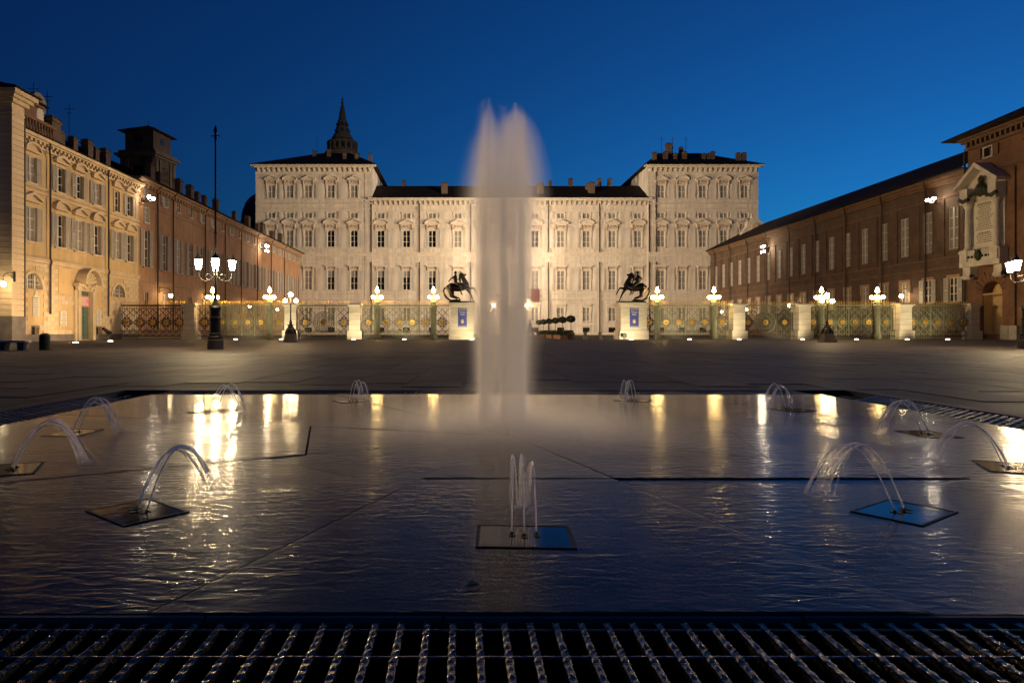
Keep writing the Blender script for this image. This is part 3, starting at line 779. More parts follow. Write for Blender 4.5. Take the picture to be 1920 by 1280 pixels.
# roofs
ROOFC = []
def roofobj(mb, chims):
    r = mb.build('roof', 'roof', pal)
    for x, y, z, k in chims: inst('chimney', CH_M[k], r, (x, y, z))
def slope_z(y, z0, y0, y1, z1): return z0+(z1-z0)*max(0, min(1, (y-y0)/(y1-y0)))
zr = ZP+.14
lp = [(px_(605), 7, 0), (px_(575), 7.5, 1), (px_(640), 4, 1), (px_(663), 4, 1), (px_(690), 3.5, 1)]
roofobj(hip_roof(MB(), xl0-1, xl1+1, -1.25, 25, zr, px_(585), px_(640), 11, 13, zr+5.4), [(x, y, slope_z(y, zr, -1.2, 11, zr+5.4), k) for x, y, k in lp])
rp = [(px_(1258), 4, 0), (px_(1277), 4, 1), (px_(1295), 4, 0), (px_(1332), 4, 1), (px_(1341), 4, 1), (px_(1349), 4, 0), (px_(1393), 2.5, 0), (px_(1404), 2.5, 0), (px_(1283), 11, 2), (px_(1288), 11.5, 0), (px_(1311), 12, 0), (px_(1234), 3, 0)]
roofobj(hip_roof(MB(), xr0-1, xr1+1, -1.25, 25, zr, px_(1262), px_(1345), 11, 13, zr+5.4), [(x, y, slope_z(y, zr, -1.2, 11, zr+5.4), k) for x, y, k in rp])
zr = ZC+.14
cp = [(833, 2.2, 2), (1015, 2.2, 2), (1080, 7.2, 0), (1113, 2.5, 2), (1108, 4.5, 1), (1136, 7.2, 0), (1157, 7.2, 0), (752, 7.2, 1), (1040, 7.3, 1)]
m = MB(); a0, a1 = xl1+.01, xr0-.01
m.quad((a0, -.6, zr), (a1, -.6, zr), (a1, 7.2, zr+4), (a0, 7.2, zr+4)); m.quad((a0, 7.2, zr+4), (a1, 7.2, zr+4), (a1, 15, zr), (a0, 15, zr)); m.quad((a0, -.6, zr-.1), (a1, -.6, zr-.1), (a1, -.6, zr), (a0, -.6, zr))
roofobj(m, [(px_(p), y, slope_z(y, zr, -.6, 7.2, zr+4), k) for p, y, k in cp])
pm = MB().tube([(0, 0, 0), (0, 0, 4.6)], .05, 5).box(-.5, .5, -.02, .02, 3.9, 3.95).mesh('antenna', 'iron')
for p, z in ((1271, zr), (1294, zr), (1321, zr), (572, zr)): inst('antenna', pm, pal, (px_(p), 12, ZP+5))
# downpipes
dp = MB()
def pipe(x, y, za, zb): MB().tube([(x, y, za), (x, y, zb)], .1, 6).build('downpipe', 'pipe', pal)
for p in (786.5, 882.6, 1028.5, 1124.7):
    pipe(px_(p), CENTER_Y-.3, .4, pz_(491)); pipe(px_(p), CENTER_Y-.3, pz_(473), ZC-.3)
for p, yy in ((696.5, -.2), (1217, -.2), (1230, -.2)):
    pipe(px_(p), yy, .4, pz_(491)); pipe(px_(p), yy, pz_(473), ZC-.6 if p != 1230 else ZP-1)
# red banner and two door lanterns
o = MB().box(-.85, .85, -.06, 0, 0, 2.7).box(-.9, .9, -.1, .06, 2.7, 2.78).box(-.55, .55, -.066, -.06, .5, .75).build('red_banner', 'red', None, (px_(1003.5), PD+CENTER_Y-.35, pz_(566)))
tag(o, 'dark red banner hanging on the palace right of the central jet', 'banner')
for p, lb in ((925, 'small lit wall lantern on the palace seen through the central jet'), (988, 'small lit wall lantern on the palace right of the central jet')):
    t = thing('wall_lantern', lb, 'lantern', (px_(p), PD+CENTER_Y-.002, pz_(572)), 0, 'lanterns by the palace door')
    MB().tube([(0, 0, -.7), (0, -.6, -.8), (0, -.75, -.35)], .05, 6).build('bracket', 'iron', t)
    MB().sphere((0, -.75, 0), .3, 10, 7).build('globe', 'glow_small', t, smooth=True)

# ------------------------------------------------------------------ chapel spire, bell tower, dome behind
SD = 190.0
def sx(p): return PX(p, SD)
t = thing('chapel_spire', 'dark stepped spire with arcaded drum rising behind the left palace pavilion', 'spire', (sx(642), SD, 0))
kk = SD/FP
def sz(y): return PZ(y, SD)
MB().lathe([(31*kk, 20), (31*kk, sz(291)), (33*kk, sz(288)), (29*kk, sz(287)), (26*kk, sz(283)), (26*kk, sz(271)), (29*kk, sz(270)), (28*kk, sz(267)), (24*kk, sz(265))], 24).build('drum', 'towerstone', t)
am = MB().prism_y([(-.42, 0), (.42, 0), (.42, 1.1)]+[(.42*math.cos(math.pi*k/6), 1.1+.42*math.sin(math.pi*k/6)) for k in range(1, 6)]+[(-.42, 1.1)], -.1, .1).mesh('arched_window', 'pane_dark')
bt = MB().box(-.3, .3, -.35, .2, 0, 2.2).mesh('buttress', 'towerstone')
for k in range(16):
    a = 2*math.pi*(k+.5)/16; inst('arched_window', am, t, (26*kk*math.cos(a), 26*kk*math.sin(a), sz(282)), a+math.pi/2)
    a = 2*math.pi*k/16; inst('buttress', bt, t, (26*kk*math.cos(a), 26*kk*math.sin(a), sz(284)), a+math.pi/2)
prof = []; y = 265; r = 22.0
for rr_, yy in ((22, 263.5), (20, 262), (20, 259), (17.5, 257.5), (17.5, 254.5), (15, 253), (14.5, 250.5), (12, 249.5), (12, 240), (11, 238.5), (9.5, 237), (9, 227), (8, 225.5), (7, 224), (6, 214), (4.5, 207), (3.2, 200), (2.0, 198), (2.4, 195), (2.6, 192.5), (1.4, 190), (.6, 189)):
    prof.append((rr_*kk, sz(yy)))
MB().lathe(prof, 16).build('stepped_spire', 'slate', t)
for z, r_ in ((246, 12), (234, 9.3)):
    dm = MB().sphere((0, 0, 0), .42, 8, 6).mesh('opening', 'pane_dark')
    for k in range(8): a = 2*math.pi*k/8+.2; inst('opening', dm, t, (r_*kk*math.cos(a), r_*kk*math.sin(a), sz(z)))
MB().tube([(0, 0, sz(190)), (0, 0, sz(180))], .06, 5).box(-.45, .45, -.05, .05, sz(186), sz(186)+.12).sphere((0, 0, sz(187.5)), .22, 8, 5).build('cross', 'iron', t)

TD = 122.0; kt = TD/FP
t = thing('bell_tower', 'square dark bell tower with low hipped roof above the salmon building', 'tower', (PX(278, TD), TD, 0), R(-8))
tw = 34*kt
m = MB().holes(-tw, tw, 10, PZ(303, TD), [(-1.1, 1.1, PZ(343, TD), PZ(318, TD))], -tw, .8)
m.box(-tw, tw, -tw+.8, tw, 10, PZ(303, TD)-.01); m.quad((tw, -tw, 10), (tw, -tw+.8, 10), (tw, -tw+.8, PZ(303, TD)), (tw, -tw, PZ(303, TD)))
m.quad((-tw, -tw, 10), (-tw, -tw+.8, 10), (-tw, -tw+.8, PZ(303, TD)), (-tw, -tw, PZ(303, TD)))
m.build('tower_shaft', 'tower', t)
MB().box(-1.1, 1.1, -tw+.75, -tw+.79, PZ(343, TD), PZ(318, TD)).build('belfry_opening', 'pane_dark', t)
MB().box(-1, 1, -.05, .05, 0, 2.4).build('belfry_opening', 'pane_dark', t, (tw+.0, 0, PZ(343, TD)), R(90))
for xx in (-tw+.5, -1.9, 1.9, tw-.5): MB().box(xx-.32, xx+.32, -tw-.22, -tw-.001, 18, PZ(305, TD)).build('pilaster', 'towerstone', t)
for yy in (-tw+.6, -1.6, 1.6, tw-.6): MB().box(tw+.001, tw+.2, yy-.32, yy+.32, 18, PZ(305, TD)).build('pilaster', 'towerstone', t)
z = PZ(303, TD); MB().box(-tw-.3, tw+.3, -tw-.3, tw+.3, z, z+.35).box(-tw-.7, tw+.7, -tw-.7, tw+.7, z+.35, z+.75).box(-tw-.2, tw+.2, -tw-.2, tw+.2, z+.75, z+1.3).build('cornice', 'towerstone', t)
tu = 28*kt; z1 = PZ(254, TD)
MB().box(-tu, tu, -tu, tu, z+1.3, z1).build('upper_storey', 'tower', t)
MB().lathe([(.75, 0), (.75, .1)], 16).build('oval_window', 'pane_dark', t, (-.0, -tu-.0, (z+1.3+z1)/2+.3)).rotation_euler = (R(90), 0, 0)
MB().lathe([(.6, 0), (.6, .1)], 14).build('oval_window', 'pane_dark', t, (tu, 0, (z+1.3+z1)/2+.3)).rotation_euler = (0, R(90), 0)
hip_roof(MB(), -tu-.9, tu+.9, -tu-.9, tu+.9, z1+.14, -.1, .1, -.1, .1, PZ(236, TD)).build('roof', 'roof', t)
MB().tube([(0, 0, PZ(237, TD)), (0, 0, PZ(228, TD))], .05, 5).build('finial', 'iron', t)

DD = 175.0
t = thing('church_dome', 'dim round dome peeking out left of the palace pavilion', 'dome', (PX(489, DD), DD, 0))
rd = 34*DD/FP; zc = PZ(415, DD)
MB().lathe([(rd, 10), (rd, zc-.6), (rd+.3, zc-.5), (rd+.3, zc)], 28).build('drum', 'towerstone', t)
MB().lathe([(rd*math.cos(R(a)), zc+rd*1.5*math.sin(R(a))) for a in range(0, 88, 8)]+[(.2, zc+rd*1.5)], 28).build('cupola', 'slate', t, smooth=True)
for k in range(14):
    a = 2*math.pi*k/14
    MB().tube([((rd+.05)*math.cos(R(e))*math.cos(a), (rd+.05)*math.cos(R(e))*math.sin(a), zc+(rd*1.5+.05)*math.sin(R(e))) for e in range(0, 86, 12)], .16, 5).build('rib', 'slate', t)

# ------------------------------------------------------------------ left side: pale house and salmon palace wing
LX = -33.8
HL = thing('pale_building', 'floodlit pale yellow building with pedimented windows and rusticated ground floor', 'building', (LX, 0, 0), R(90))
Y0, Y1, ZE = 51.0, 71.2, 16.2
ux = [53.4, 57.3, 60.1, 63.0, 66.7, 69.2]
r1, r2 = (12.45, 2.05), (7.85, 2.7)
DX = 61.0
lun = [53.7, 67.1]
hs = [(x-.55, x+.55, r1[0], r1[0]+r1[1]) for x in ux]+[(x-.6, x+.6, r2[0], r2[0]+r2[1]) for x in ux]
hs += [(x-1.2, x+1.2, 4.15, 5.35) for x in lun]+[(DX-.95, DX+.95, .05, 4.35)]+[(x-.4, x+.4, .35, 1.15) for x in (53.9, 63.3)]
m = MB().holes(Y0, Y1, 0, ZE, hs, 0, .3)
m.quad((Y1, 0, 0), (Y1, 10, 0), (Y1, 10, ZE), (Y1, 0, ZE)); m.quad((Y0, 0, ZE), (Y1, 0, ZE), (Y1, 10, ZE), (Y0, 10, ZE))
m.build('wall', 'pale', HL)
for i, x in enumerate(ux):
    window(HL, x, r1[0], 1.1, r1[1], 0, cas=.12, rows=3, ped=('seg', 'tri')[i % 2], frieze=.18, glass='pane_dark' if i % 3 else 'pane_grey', shut=(i != 4), trim='pale_stone', pw=1.75, pdep=.28, bar=.05, out=.08, shmat='shutter')
    window(HL, x, r2[0], 1.2, r2[1], 0, cas=.12, rows=3, ped=('tri', 'seg')[i % 2], frieze=.22, glass='pane_dark' if i % 2 else 'pane_grey', shut=True, trim='pale_stone', pw=1.95, pdep=.3, bar=.05, out=.08, shmat='shutter')
for x in lun:
    o = MB()
    a = arc_pts(2.4, 4.15, 1.2, 12)
    o.prism_y([(1.2, 5.35)]+a[:7], 0, .25); o.prism_y([(0, 5.35)]+a[6:]+[(-1.2, 5.35)], 0, .25)
    b = arc_pts(2.9, 4.15, 1.45, 12)
    for k in range(12): o.prism_y([a[k], b[k], b[k+1], a[k+1]], -.09, -.002)
    wn = o.build('lunette_window', 'pale_stone', HL, (x, 0, 0))
    MB().box(-1.2, 1.2, .22, .28, 4.15, 5.35).build('pane', 'pane_dark', wn)
    gr = MB()
    for k in range(-5, 6): gr.box(k*.2-.018, k*.2+.018, .14, .17, 4.15, 4.15+math.sqrt(max(.02, 1.44-(k*.2)**2)))
    for z in (4.5, 4.85): gr.box(-1.1, 1.1, .145, .165, z-.015, z+.015)
    gr.box(-.47, -.39, .12, .19, 4.15, 5.24); gr.box(.39, .47, .12, .19, 4.15, 5.24)
    gr.build('window_grille', 'sash', wn)
for x in (53.9, 63.3):
    wn = MB().box(-.5, .5, -.07, -.05, 1.15, 1.25).box(-.5, -.4, -.07, -.05, .35, 1.15).box(.4, .5, -.07, -.05, .35, 1.15).build('cellar_window', 'grey_stone', HL, (x, 0, 0))
    MB().box(-.4, .4, .2, .28, .35, 1.15).build('pane', 'pane_dark', wn)
# string courses, cornice, corbels
t = MB(); t.box(Y0, Y1, -.16, -.001, 6.25, 6.5); t.box(Y0, Y1, -.24, -.001, 6.5, 6.6); t.box(Y0, Y1, -.12, -.001, 11.75, 11.9); t.box(Y0, Y1, -.12, -.001, 12.1, 12.3)
t.box(Y0, Y1+.1, -.2, -.001, 15.3, 15.45); t.box(Y0, Y1+.2, -.62, -.001, 15.95, 16.2); t.box(Y0, Y1+.2, -.45, -.001, 15.83, 15.949); t.build_each('cornice_band', 'pale_stone', HL)
cm = MB().box(-.13, .13, -.38, 0, .18, .38).box(-.11, .11, -.22, 0, 0, .18).mesh('corbel', 'pale_stone')
for k in range(36): inst('corbel', cm, HL, (Y0+.3+k*.56, 0, 15.45))
# ground-floor ashlar blocks
def blk(wd, h=.36): return cached(('blk', wd, h), lambda: MB().box(.012, wd-.012, -.055, -.002, .012, h-.012).mesh('stone_block', 'pale_stone'))
panels = [(57.1, 58.9, 4.0, 6.1), (53.0, 54.6, 1.25, 4.1), (62.6, 63.9, 2.1, 6.1), (57.0, 59.0, .9, 2.9)]
for a, b, c, d in panels[:3]: MB().box(a, b, -.03, -.002, c, d).build('plaster_panel', 'ochre', HL)
z = .55; row = 0
while z < 6.2:
    x = Y0+(.5 if row % 2 else 0)
    hh = min(.36, 6.24-z)
    if hh < .2: break
    while x < Y1-.2:
        wd = min(1.0, Y1-x); cx, cz = x+wd/2, z+.18
        bad = any(h[0]-wd/2 < cx < h[1]+wd/2 and h[2]-.3 < cz < h[3]+.12 for h in hs) or any(a-wd/2 < cx < b+wd/2 and c-.15 < cz < d+.12 for a, b, c, d in panels)
        bad = bad or any(math.hypot(cx-l, (cz-4.15)) < 1.75 and cz > 4 for l in lun) or abs(cx-DX) < 1.95
        if not bad: inst('stone_block', blk(round(wd, 2), round(hh, 2)), HL, (x, 0, z))
        x += 1.0
    z += .36; row += 1
MB().box(Y0, 59.3, -.1, -.002, 0, .55).build('plinth', 'grey_stone', HL); MB().box(62.7, Y1, -.1, -.002, 0, .55).build('plinth', 'grey_stone', HL)
# portal with open shell pediment
pt = MB()
for s_ in (-1, 1):
    pt.box(s_*1.15-.2, s_*1.15+.2, -.3, -.001, 0, 4.4); pt.box(s_*1.5-.15, s_*1.5+.15, -.16, -.001, 0, 4.7); pt.box(s_*1.35-.42, s_*1.35+.42, -.55, -.001, 4.75, 5.0)
    pt.box(s_*1.35-.3, s_*1.35+.3, -.4, -.001, 4.4, 4.75)
pt.box(-.95, .95, -.26, -.001, 4.35, 4.62)
a = arc_pts(2.5, 4.95, 1.25, 10); b = arc_pts(2.9, 4.95, 1.45, 10)
for k in range(10):
    if 2 < k < 7 or True: pt.prism_y([a[k], b[k], b[k+1], a[k+1]], -.95, -.002)
pt.prism_y(a, -.12, -.001)
for k in range(7): pt.tube([(0, -.2, 5.0), (1.0*math.cos(math.pi*(k+.5)/7), -.5, 5.05+1.0*math.sin(math.pi*(k+.5)/7))], [.08, .19], 6)
rg = random.Random(8)
for k in range(9): pt.sphere((-.9+k*.225, -.35, 4.72+.12*math.sin(k*1.7)), .16, 7, 5)
portal = pt.build('portal', 'pale_stone', HL, (DX, 0, 0))
dr = MB().box(-.95, .95, .16, .26, .05, 4.35)
for s_ in (-.47, .47):
    for z0, z1 in ((.3, 1.2), (1.35, 2.2), (2.35, 2.9)): dr.box(s_-.34, s_+.34, .12, .16, z0, z1)
dr.build('door', 'door', HL, (DX, 0, 0))
sg = MB().box(-.9, .9, .05, .1, 3.0, 3.95).build('door_sign', 'pinksign', HL, (DX, 0, 0))
ln = MB()
for k in range(4): ln.box(-.7+.1*(k % 2), .7-.12*(k % 3), .044, .05, 3.18+k*.18, 3.25+k*.18)
ln.build('lettering', 'print', sg)['kind'] = 'stuff'
for x, w_, z0, z1, top in ((54.0, .8, 2.0, 3.55, 1), (57.7, .95, 1.25, 2.5, 0), (63.3, .8, 1.35, 2.75, 0)):
    m = MB().box(-w_/2, w_/2, -.1, -.056, z0, z1)
    if top: m.prism_y([(-w_/2, z1), (w_/2, z1), (w_*.22, z1+.12), (w_*.15, z1+.42), (0, z1+.5), (-w_*.15, z1+.42), (-w_*.22, z1+.12)], -.1, -.056)
    pq = m.build('wall_plaque', 'tablet', HL, (x, 0, 0))
    ln = MB(); rg = random.Random(int(x))
    for k in range(int((z1-z0)/.17)): l = w_*rg.uniform(.2, .4); ln.box(-l, l, -.104, -.1, z1-.15-k*.17, z1-.1-k*.17)
    ln.build('lettering', 'grey_stone', pq)['kind'] = 'stuff'
for x in (55.55, 64.7):
    MB().tube([(x-.5, -.6, 15.9), (x-.4, -.45, 15.5), (x, -.28, 14.9), (x, -.28, 6.7)], .075, 6).build('downpipe', 'pipe', HL)
    MB().tube([(x, -.28, 6.7), (x+.15, -.3, 6.45), (x+.15, -.2, 6.1), (x+.15, -.2, 2.2)], .075, 6).build('downpipe', 'pipe', HL)
r = MB(); r.quad((Y0, -.75, 16.28), (Y1+.2, -.75, 16.28), (Y1+.2, 7, 19.6), (Y0, 7, 19.6)); r.quad((Y0, -.75, 16.2), (Y1+.2, -.75, 16.2), (Y1+.2, -.75, 16.28), (Y0, -.75, 16.28)); r.quad((Y1+.2, -.75, 16.28), (Y1+.2, 7, 16.28), (Y1+.2, 7, 19.6), (Y1+.2, 7, 19.6))
rf = r.build('roof', 'roof', HL)
for x, k in ((61.7, 1), (63.8, 1), (66.2, 0), (67.6, 1), (69.5, 0)): inst('chimney', CH_M[k], rf, (x, 2.6, 17.7), 0)
inst('chimney', chimney_mesh(1.2, 2.0), rf, (57.4, .8, 16.9))
for x in (61.0, 63.0, 66.5):
    MB().tube([(x, 4.5, 18), (x, 4.5, 23)], .035, 5).box(x-.02, x+.02, 4.0, 5.0, 22.4, 22.44).box(x-.02, x+.02, 4.2, 4.8, 22.0, 22.04).build('antenna', 'iron', rf)
# attic behind the corner pier with carved cartouche
at = MB().box(51.6, 56.2, 1.0, 8, 16.2, 19.1).box(51.4, 56.5, .75, 8, 19.1, 19.35); at.build('attic', 'brick_trim', HL)
bl = MB().box(51.4, 57, .05, .3, 16.3, 16.5).box(51.4, 57, .05, .35, 17.5, 17.75)
for k in range(14): bl.lathe([(.08, 16.5), (.15, 16.8), (.07, 17.2), (.1, 17.5)], 6, (51.7+k*.38, .18, 0))
bl.build('balustrade', 'brick_trim', HL)
hip_roof(MB(), 51.2, 56.8, .5, 9, 19.4, 53, 55, 4, 6, 20.9).build('roof', 'roof', HL)
ct = MB().box(-.95, .95, -.05, 1.4, 0, 2.2).prism_y([(-1.0, 2.2), (1.0, 2.2)]+[(1.0*math.cos(math.pi*k/8), 2.2+.95*math.sin(math.pi*k/8)) for k in range(9)], -.12, 1.4)
ct.lathe([(.35, -.3), (.5, -.1), (.62, .0), (.62, .06)], 14, (0, 0, 0)) if False else None
o = ct.build('carved_cartouche', 'grey_stone', HL, (56.3, 1.2, 17.3))
e = MB().lathe([(.62, 0), (.60, .12), (.45, .2), (.2, .26), (.02, .28)], 18).build('oval_boss', 'marble', o, (0, -.06, 1.2)); e.rotation_euler = (R(90), 0, 0); e.scale = (.9, 1.35, 1)
# corner pier with frontal face
PXX = -.85          # local y of the pier side face (it stands out from the wall)
pier = MB().box(49.9, 51.2, PXX, 14, 0, 18.0).build('corner_pier', 'pale', HL)
z = 1.9; k = 0
cb = MB().box(-.06, 1.32, -.06, 14, .014, .40).mesh('stone_block', 'pale_stone')
while z < 16.7:
    inst('stone_block', cb, pier, (49.9, PXX, z)); z += .42
MB().box(49.8, 51.35, PXX-.1, 14, 0, 1.9).build('pier_base', 'grey_stone', pier)
pc = MB()
for o_, z0, z1 in ((.1, 16.75, 16.9), (.06, 16.9, 17.5), (.3, 17.5, 17.8), (.5, 17.8, 18.05), (.72, 18.05, 18.45)): pc.box(49.9-o_, 51.2+o_, PXX-o_, 14, z0, z1)
pc.build('pier_cornice', 'pale_stone', pier)
hip_roof(MB(), 49.0, 52.1, PXX-.9, 15, 18.5, 50.4, 50.8, 6, 14, 20.2).build('roof', 'roof', pier)
MB().tube([(51.32, PXX-.02, .1), (51.32, PXX-.02, 16.5)], .09, 6).build('downpipe', 'pipe', pier)

HP = thing('salmon_building', 'long salmon plastered wing with tall shuttered windows running to the palace', 'building', (LX-.25, 0, 0), R(90))
Y0, Y1, ZE = 71.25, 143.4, 17.0
ux = [73.5]+[78+3.72*i for i in range(18)]
ux = [x for x in ux if x < 142]
r1, r2, r3 = (7.7, 4.0), (15.0, 1.25), (3.6, 1.4)
hs = []
for x in ux: hs += [(x-.65, x+.65, r1[0], r1[0]+r1[1]), (x-.5, x+.5, r2[0], r2[0]+r2[1]), (x-.45, x+.45, r3[0], r3[0]+r3[1])]
hs.append((73.0, 74.0, 12.5, 14.1))
m = MB().holes(Y0, Y1, 0, ZE, hs, 0, .3); m.quad((Y0, 0, ZE), (Y1, 0, ZE), (Y1, 10, ZE), (Y0, 10, ZE)); m.quad((Y0, 0, 0), (Y0, 10, 0), (Y0, 10, ZE), (Y0, 0, ZE)); m.build('wall', 'pink', HP)
rg = random.Random(4)
for i, x in enumerate(ux):
    window(HP, x, r1[0], 1.3, r1[1], 0, cas=.09, rows=4, glass=rg.choice(['pane_dark', 'pane_grey', 'pane_grey']), shut=True, trim='pink_trim', bar=.06, out=.05, shmat='shutter', sill=True)
    window(HP, x, r2[0], 1.0, r2[1], 0, cas=.08, rows=2, glass=rg.choice(['pane_dark', 'pane_grey']), shut=(i % 3 == 1 or i > 8), trim='shutter_white', bar=.07, out=.06, shmat='shutter')
    window(HP, x, r3[0], .9, r3[1], 0, cas=.12, rows=2, glass='pane_dark', trim='pink_trim', bar=.05, out=.05)
window(HP, 73.5, 12.5, 1.0, 1.6, 0, cas=.08, rows=3, trim='shutter_white', bar=.06, out=.05)
t = MB(); t.box(Y0, Y1, -.14, -.001, 6.1, 6.35); t.box(Y0, Y1, -.1, -.001, 14.3, 14.5); t.box(Y0, Y1, -.3, -.001, 16.5, 16.75); t.box(Y0, Y1, -.55, -.001, 16.75, 17.0); t.box(Y0, Y1, -.08, -.001, 0, .9)
t.build_each('cornice_band', 'pink_trim', HP)
cm = MB().box(-.12, .12, -.4, 0, 0, .4).mesh('corbel', 'pink_trim')
for k in range(90): inst('corbel', cm, HP, (Y0+.4+k*.8, 0, 16.1))
r = MB(); r.quad((Y0, -.95, 17.06), (Y1, -.95, 17.06), (Y1, 8, 21.0), (Y0, 8, 21.0)); r.quad((Y0, -.95, 16.98), (Y1, -.95, 16.98), (Y1, -.95, 17.06), (Y0, -.95, 17.06)); r.quad((Y0, -.95, 16.98), (Y1, -.95, 16.98), (Y1, -.3, 16.999), (Y0, -.3, 16.999))
r.poly([(Y0, -.95, 17.06), (Y0, 8, 21), (Y0, 8, 17.0)])
rf = r.build('roof', 'roof', HP)
for x, k in ((78, 2), (80.5, 0), (86, 2), (89.5, 2), (92, 0), (94.5, 0), (99, 2), (107, 0), (113.5, 2), (119, 0), (121.5, 2), (128, 0), (134, 2)): inst('chimney', CH_M[0 if k == 2 else 1], rf, (x, 1.7, 18.3))
for x in (75.9, 80.0, 90, 97.5, 104.7, 112.8, 121, 130): MB().tube([(x, -.6, 16.9), (x, -.2, 16.3), (x, -.2, 1)], .08, 6).build('downpipe', 'pipe', HP)

# ------------------------------------------------------------------ right side: brick wing and brick tower
RX = 52.1
HB = thing('brick_building', 'long dark brick wing with tall white-framed windows on the right', 'building', (RX, 0, 0), R(-90))
ZE = 17.7; Y0, Y1 = 69.6, 143.4
wy = [72.4+3.98*i for i in range(18)]
wy = [y for y in wy if y < 142]
r1, r2 = (9.5, 4.5), (3.9, 2.6)
hs = []
for y in wy: hs += [(-y-.72, -y+.72, r1[0], r1[0]+r1[1]), (-y-.62, -y+.62, r2[0], r2[0]+r2[1])]
m = MB().holes(-Y1, -Y0, 0, ZE, hs, 0, .3); m.quad((-Y1, 0, ZE), (-Y0, 0, ZE), (-Y0, 10, ZE), (-Y1, 10, ZE)); m.build('wall', 'brick', HB)
for i, y in enumerate(wy):
    window(HB, -y, r1[0], 1.44, r1[1], 0, cas=.1, rows=4, cols=2, glass='pane_grey', trim='brick_trim', bar=.09, out=.05, sash='shutter_white', reveal=.16)
    window(HB, -y, r2[0], 1.24, r2[1], 0, cas=.3, rows=3, cols=2, glass='pane_dark' if i < 2 else 'pane_grey', shut=(i < 2), trim='pink_trim', bar=.08, out=.06, reveal=.16)
t = MB(); t.box(-Y1, -Y0, -.12, -.001, 7.5, 7.75); t.box(-Y1, -Y0, -.12, -.001, 8.6, 8.8); t.box(-Y1, -Y0, -.14, -.001, 15.1, 15.35); t.box(-Y1, -Y0, -.3, -.001, 16.6, 16.85); t.box(-Y1, -Y0, -.5, -.001, 16.85, 17.2); t.box(-Y1, -Y0, -.75, -.001, 17.2, 17.5); t.box(-Y1, -Y0, -.2, -.001, 0, 1.1)
t.build_each('cornice_band', 'brick_trim', HB)
for i in range(len(wy)-1):
    if i % 2: continue
    yy = (wy[i]+wy[i+1])/2+2.0
    MB().tube([(-yy+.5, -.8, 17.5), (-yy+.4, -.7, 16.9), (-yy, -.3, 16.2), (-yy, -.3, .5)], .09, 6).build('downpipe', 'pipe', HB)
for i, y in enumerate(wy):
    if i % 2 == 0: MB().box(-y-1.3, -y+1.3, -.09, -.001, 8.9, 15.0).build('pilaster_panel', 'brick', HB) if False else None
for y in [ (wy[i]+wy[i+1])/2 for i in range(len(wy)-1)]: MB().box(-y-.7, -y+.7, -.1, -.001, 8.85, 15.05).build('pilaster', 'brick', HB)
r = MB(); r.quad((-Y1, -1.15, 17.6), (-Y0, -1.15, 17.6), (-Y0, 9, 22.6), (-Y1, 9, 22.6)); r.quad((-Y1, -1.15, 17.51), (-Y0, -1.15, 17.51), (-Y0, -1.15, 17.6), (-Y1, -1.15, 17.6)); r.quad((-Y1, -1.15, 17.51), (-Y0, -1.15, 17.51), (-Y0, -.2, 17.52), (-Y1, -.2, 17.52))
rf = r.build('roof', 'roof', HB)
# small curved gable standing between brick wing and palace
t = thing('curved_gable', 'small pale curved gable showing above the brick roof beside the palace', 'gable', (PX(1412, 138), 138, 0))
zb = PZ(470, 138); k_ = 138/FP
pts = [(-22*k_, zb-6), (26*k_, zb-6), (24*k_, PZ(418, 138)), (15*k_, PZ(416, 138)), (10*k_, PZ(409, 138)), (2*k_, PZ(408, 138)), (-4*k_, PZ(413, 138)), (-10*k_, PZ(416, 138)), (-12*k_, PZ(425, 138)), (-20*k_, PZ(436, 138)), (-24*k_, PZ(448, 138))]
MB().prism_y(pts, 0, 1.2).build('gable_wall', 'palace_trim', t)
MB().lathe([(1.0, 0), (1.0, .12), (.7, .2)], 16).build('oculus', 'relief', t, (5*k_, -.01, PZ(427, 138))).rotation_euler = (R(90), 0, 0)
MB().lathe([(.3, 0), (.36, .3), (.1, .5), (.18, .8), (.05, 1.1)], 8).build('finial', 'palace_trim', t, (0, .6, PZ(408.5, 138)))

TX = 51.55
HT = thing('brick_tower', 'tall red brick corner block with arched niche at the right edge', 'building', (TX, 0, 0), R(-90))
Y0, Y1, ZT = 52.0, 69.6, 20.3
AY = 66.3
hs = [(-AY-1.22, -AY+1.22, .12, 5.65), (-66.9-.5, -66.9+.5, 17.9, 18.8)]
m = MB().holes(-Y1, -Y0, 0, ZT, hs, 0, .9); m.quad((-Y1, 0, 0), (-Y1, 12, 0), (-Y1, 12, ZT), (-Y1, 0, ZT)); m.quad((-Y1, 0, ZT), (-Y0, 0, ZT), (-Y0, 12, ZT), (-Y1, 12, ZT)); m.build('wall', 'brick2', HT)
a = arc_pts(2.44, 4.43, 1.22, 14)
MB().prism_y([(1.22, 5.65)]+a[:8], 0, .9).prism_y([(0, 5.65)]+a[7:]+[(-1.22, 5.65)], 0, .9).build('arch_spandrel', 'brick2', HT, (-AY, 0, 0))
MB().box(-1.22, 1.22, .88, .95, .12, 5.65).box(-1.22, -1.19, .02, .88, .12, 4.43).box(1.19, 1.22, .02, .88, .12, 4.43).build('niche_plaster', 'ochre', HT, (-AY, 0, 0))
MB().box(-1.3, 1.3, -.08, -.002, 4.36, 4.5).box(-1.22, 1.22, .8, .87, 4.3, 4.5).build('impost', 'ochre', HT, (-AY, 0, 0))
vo = []
for k in range(11):
    a0, a1 = math.pi*k/11+.02, math.pi*(k+1)/11-.02
    ro = 2.1+(.35 if k % 2 else 0)
    MB().prism_y([(1.24*math.cos(a0), 1.24*math.sin(a0)), (ro*math.cos(a0), ro*math.sin(a0)), (ro*math.cos(a1), ro*math.sin(a1)), (1.24*math.cos(a1), 1.24*math.sin(a1))], -.12, -.002).build('voussoir', 'brick2', HT, (-AY, 0, 4.43))
z = .5; k = 0
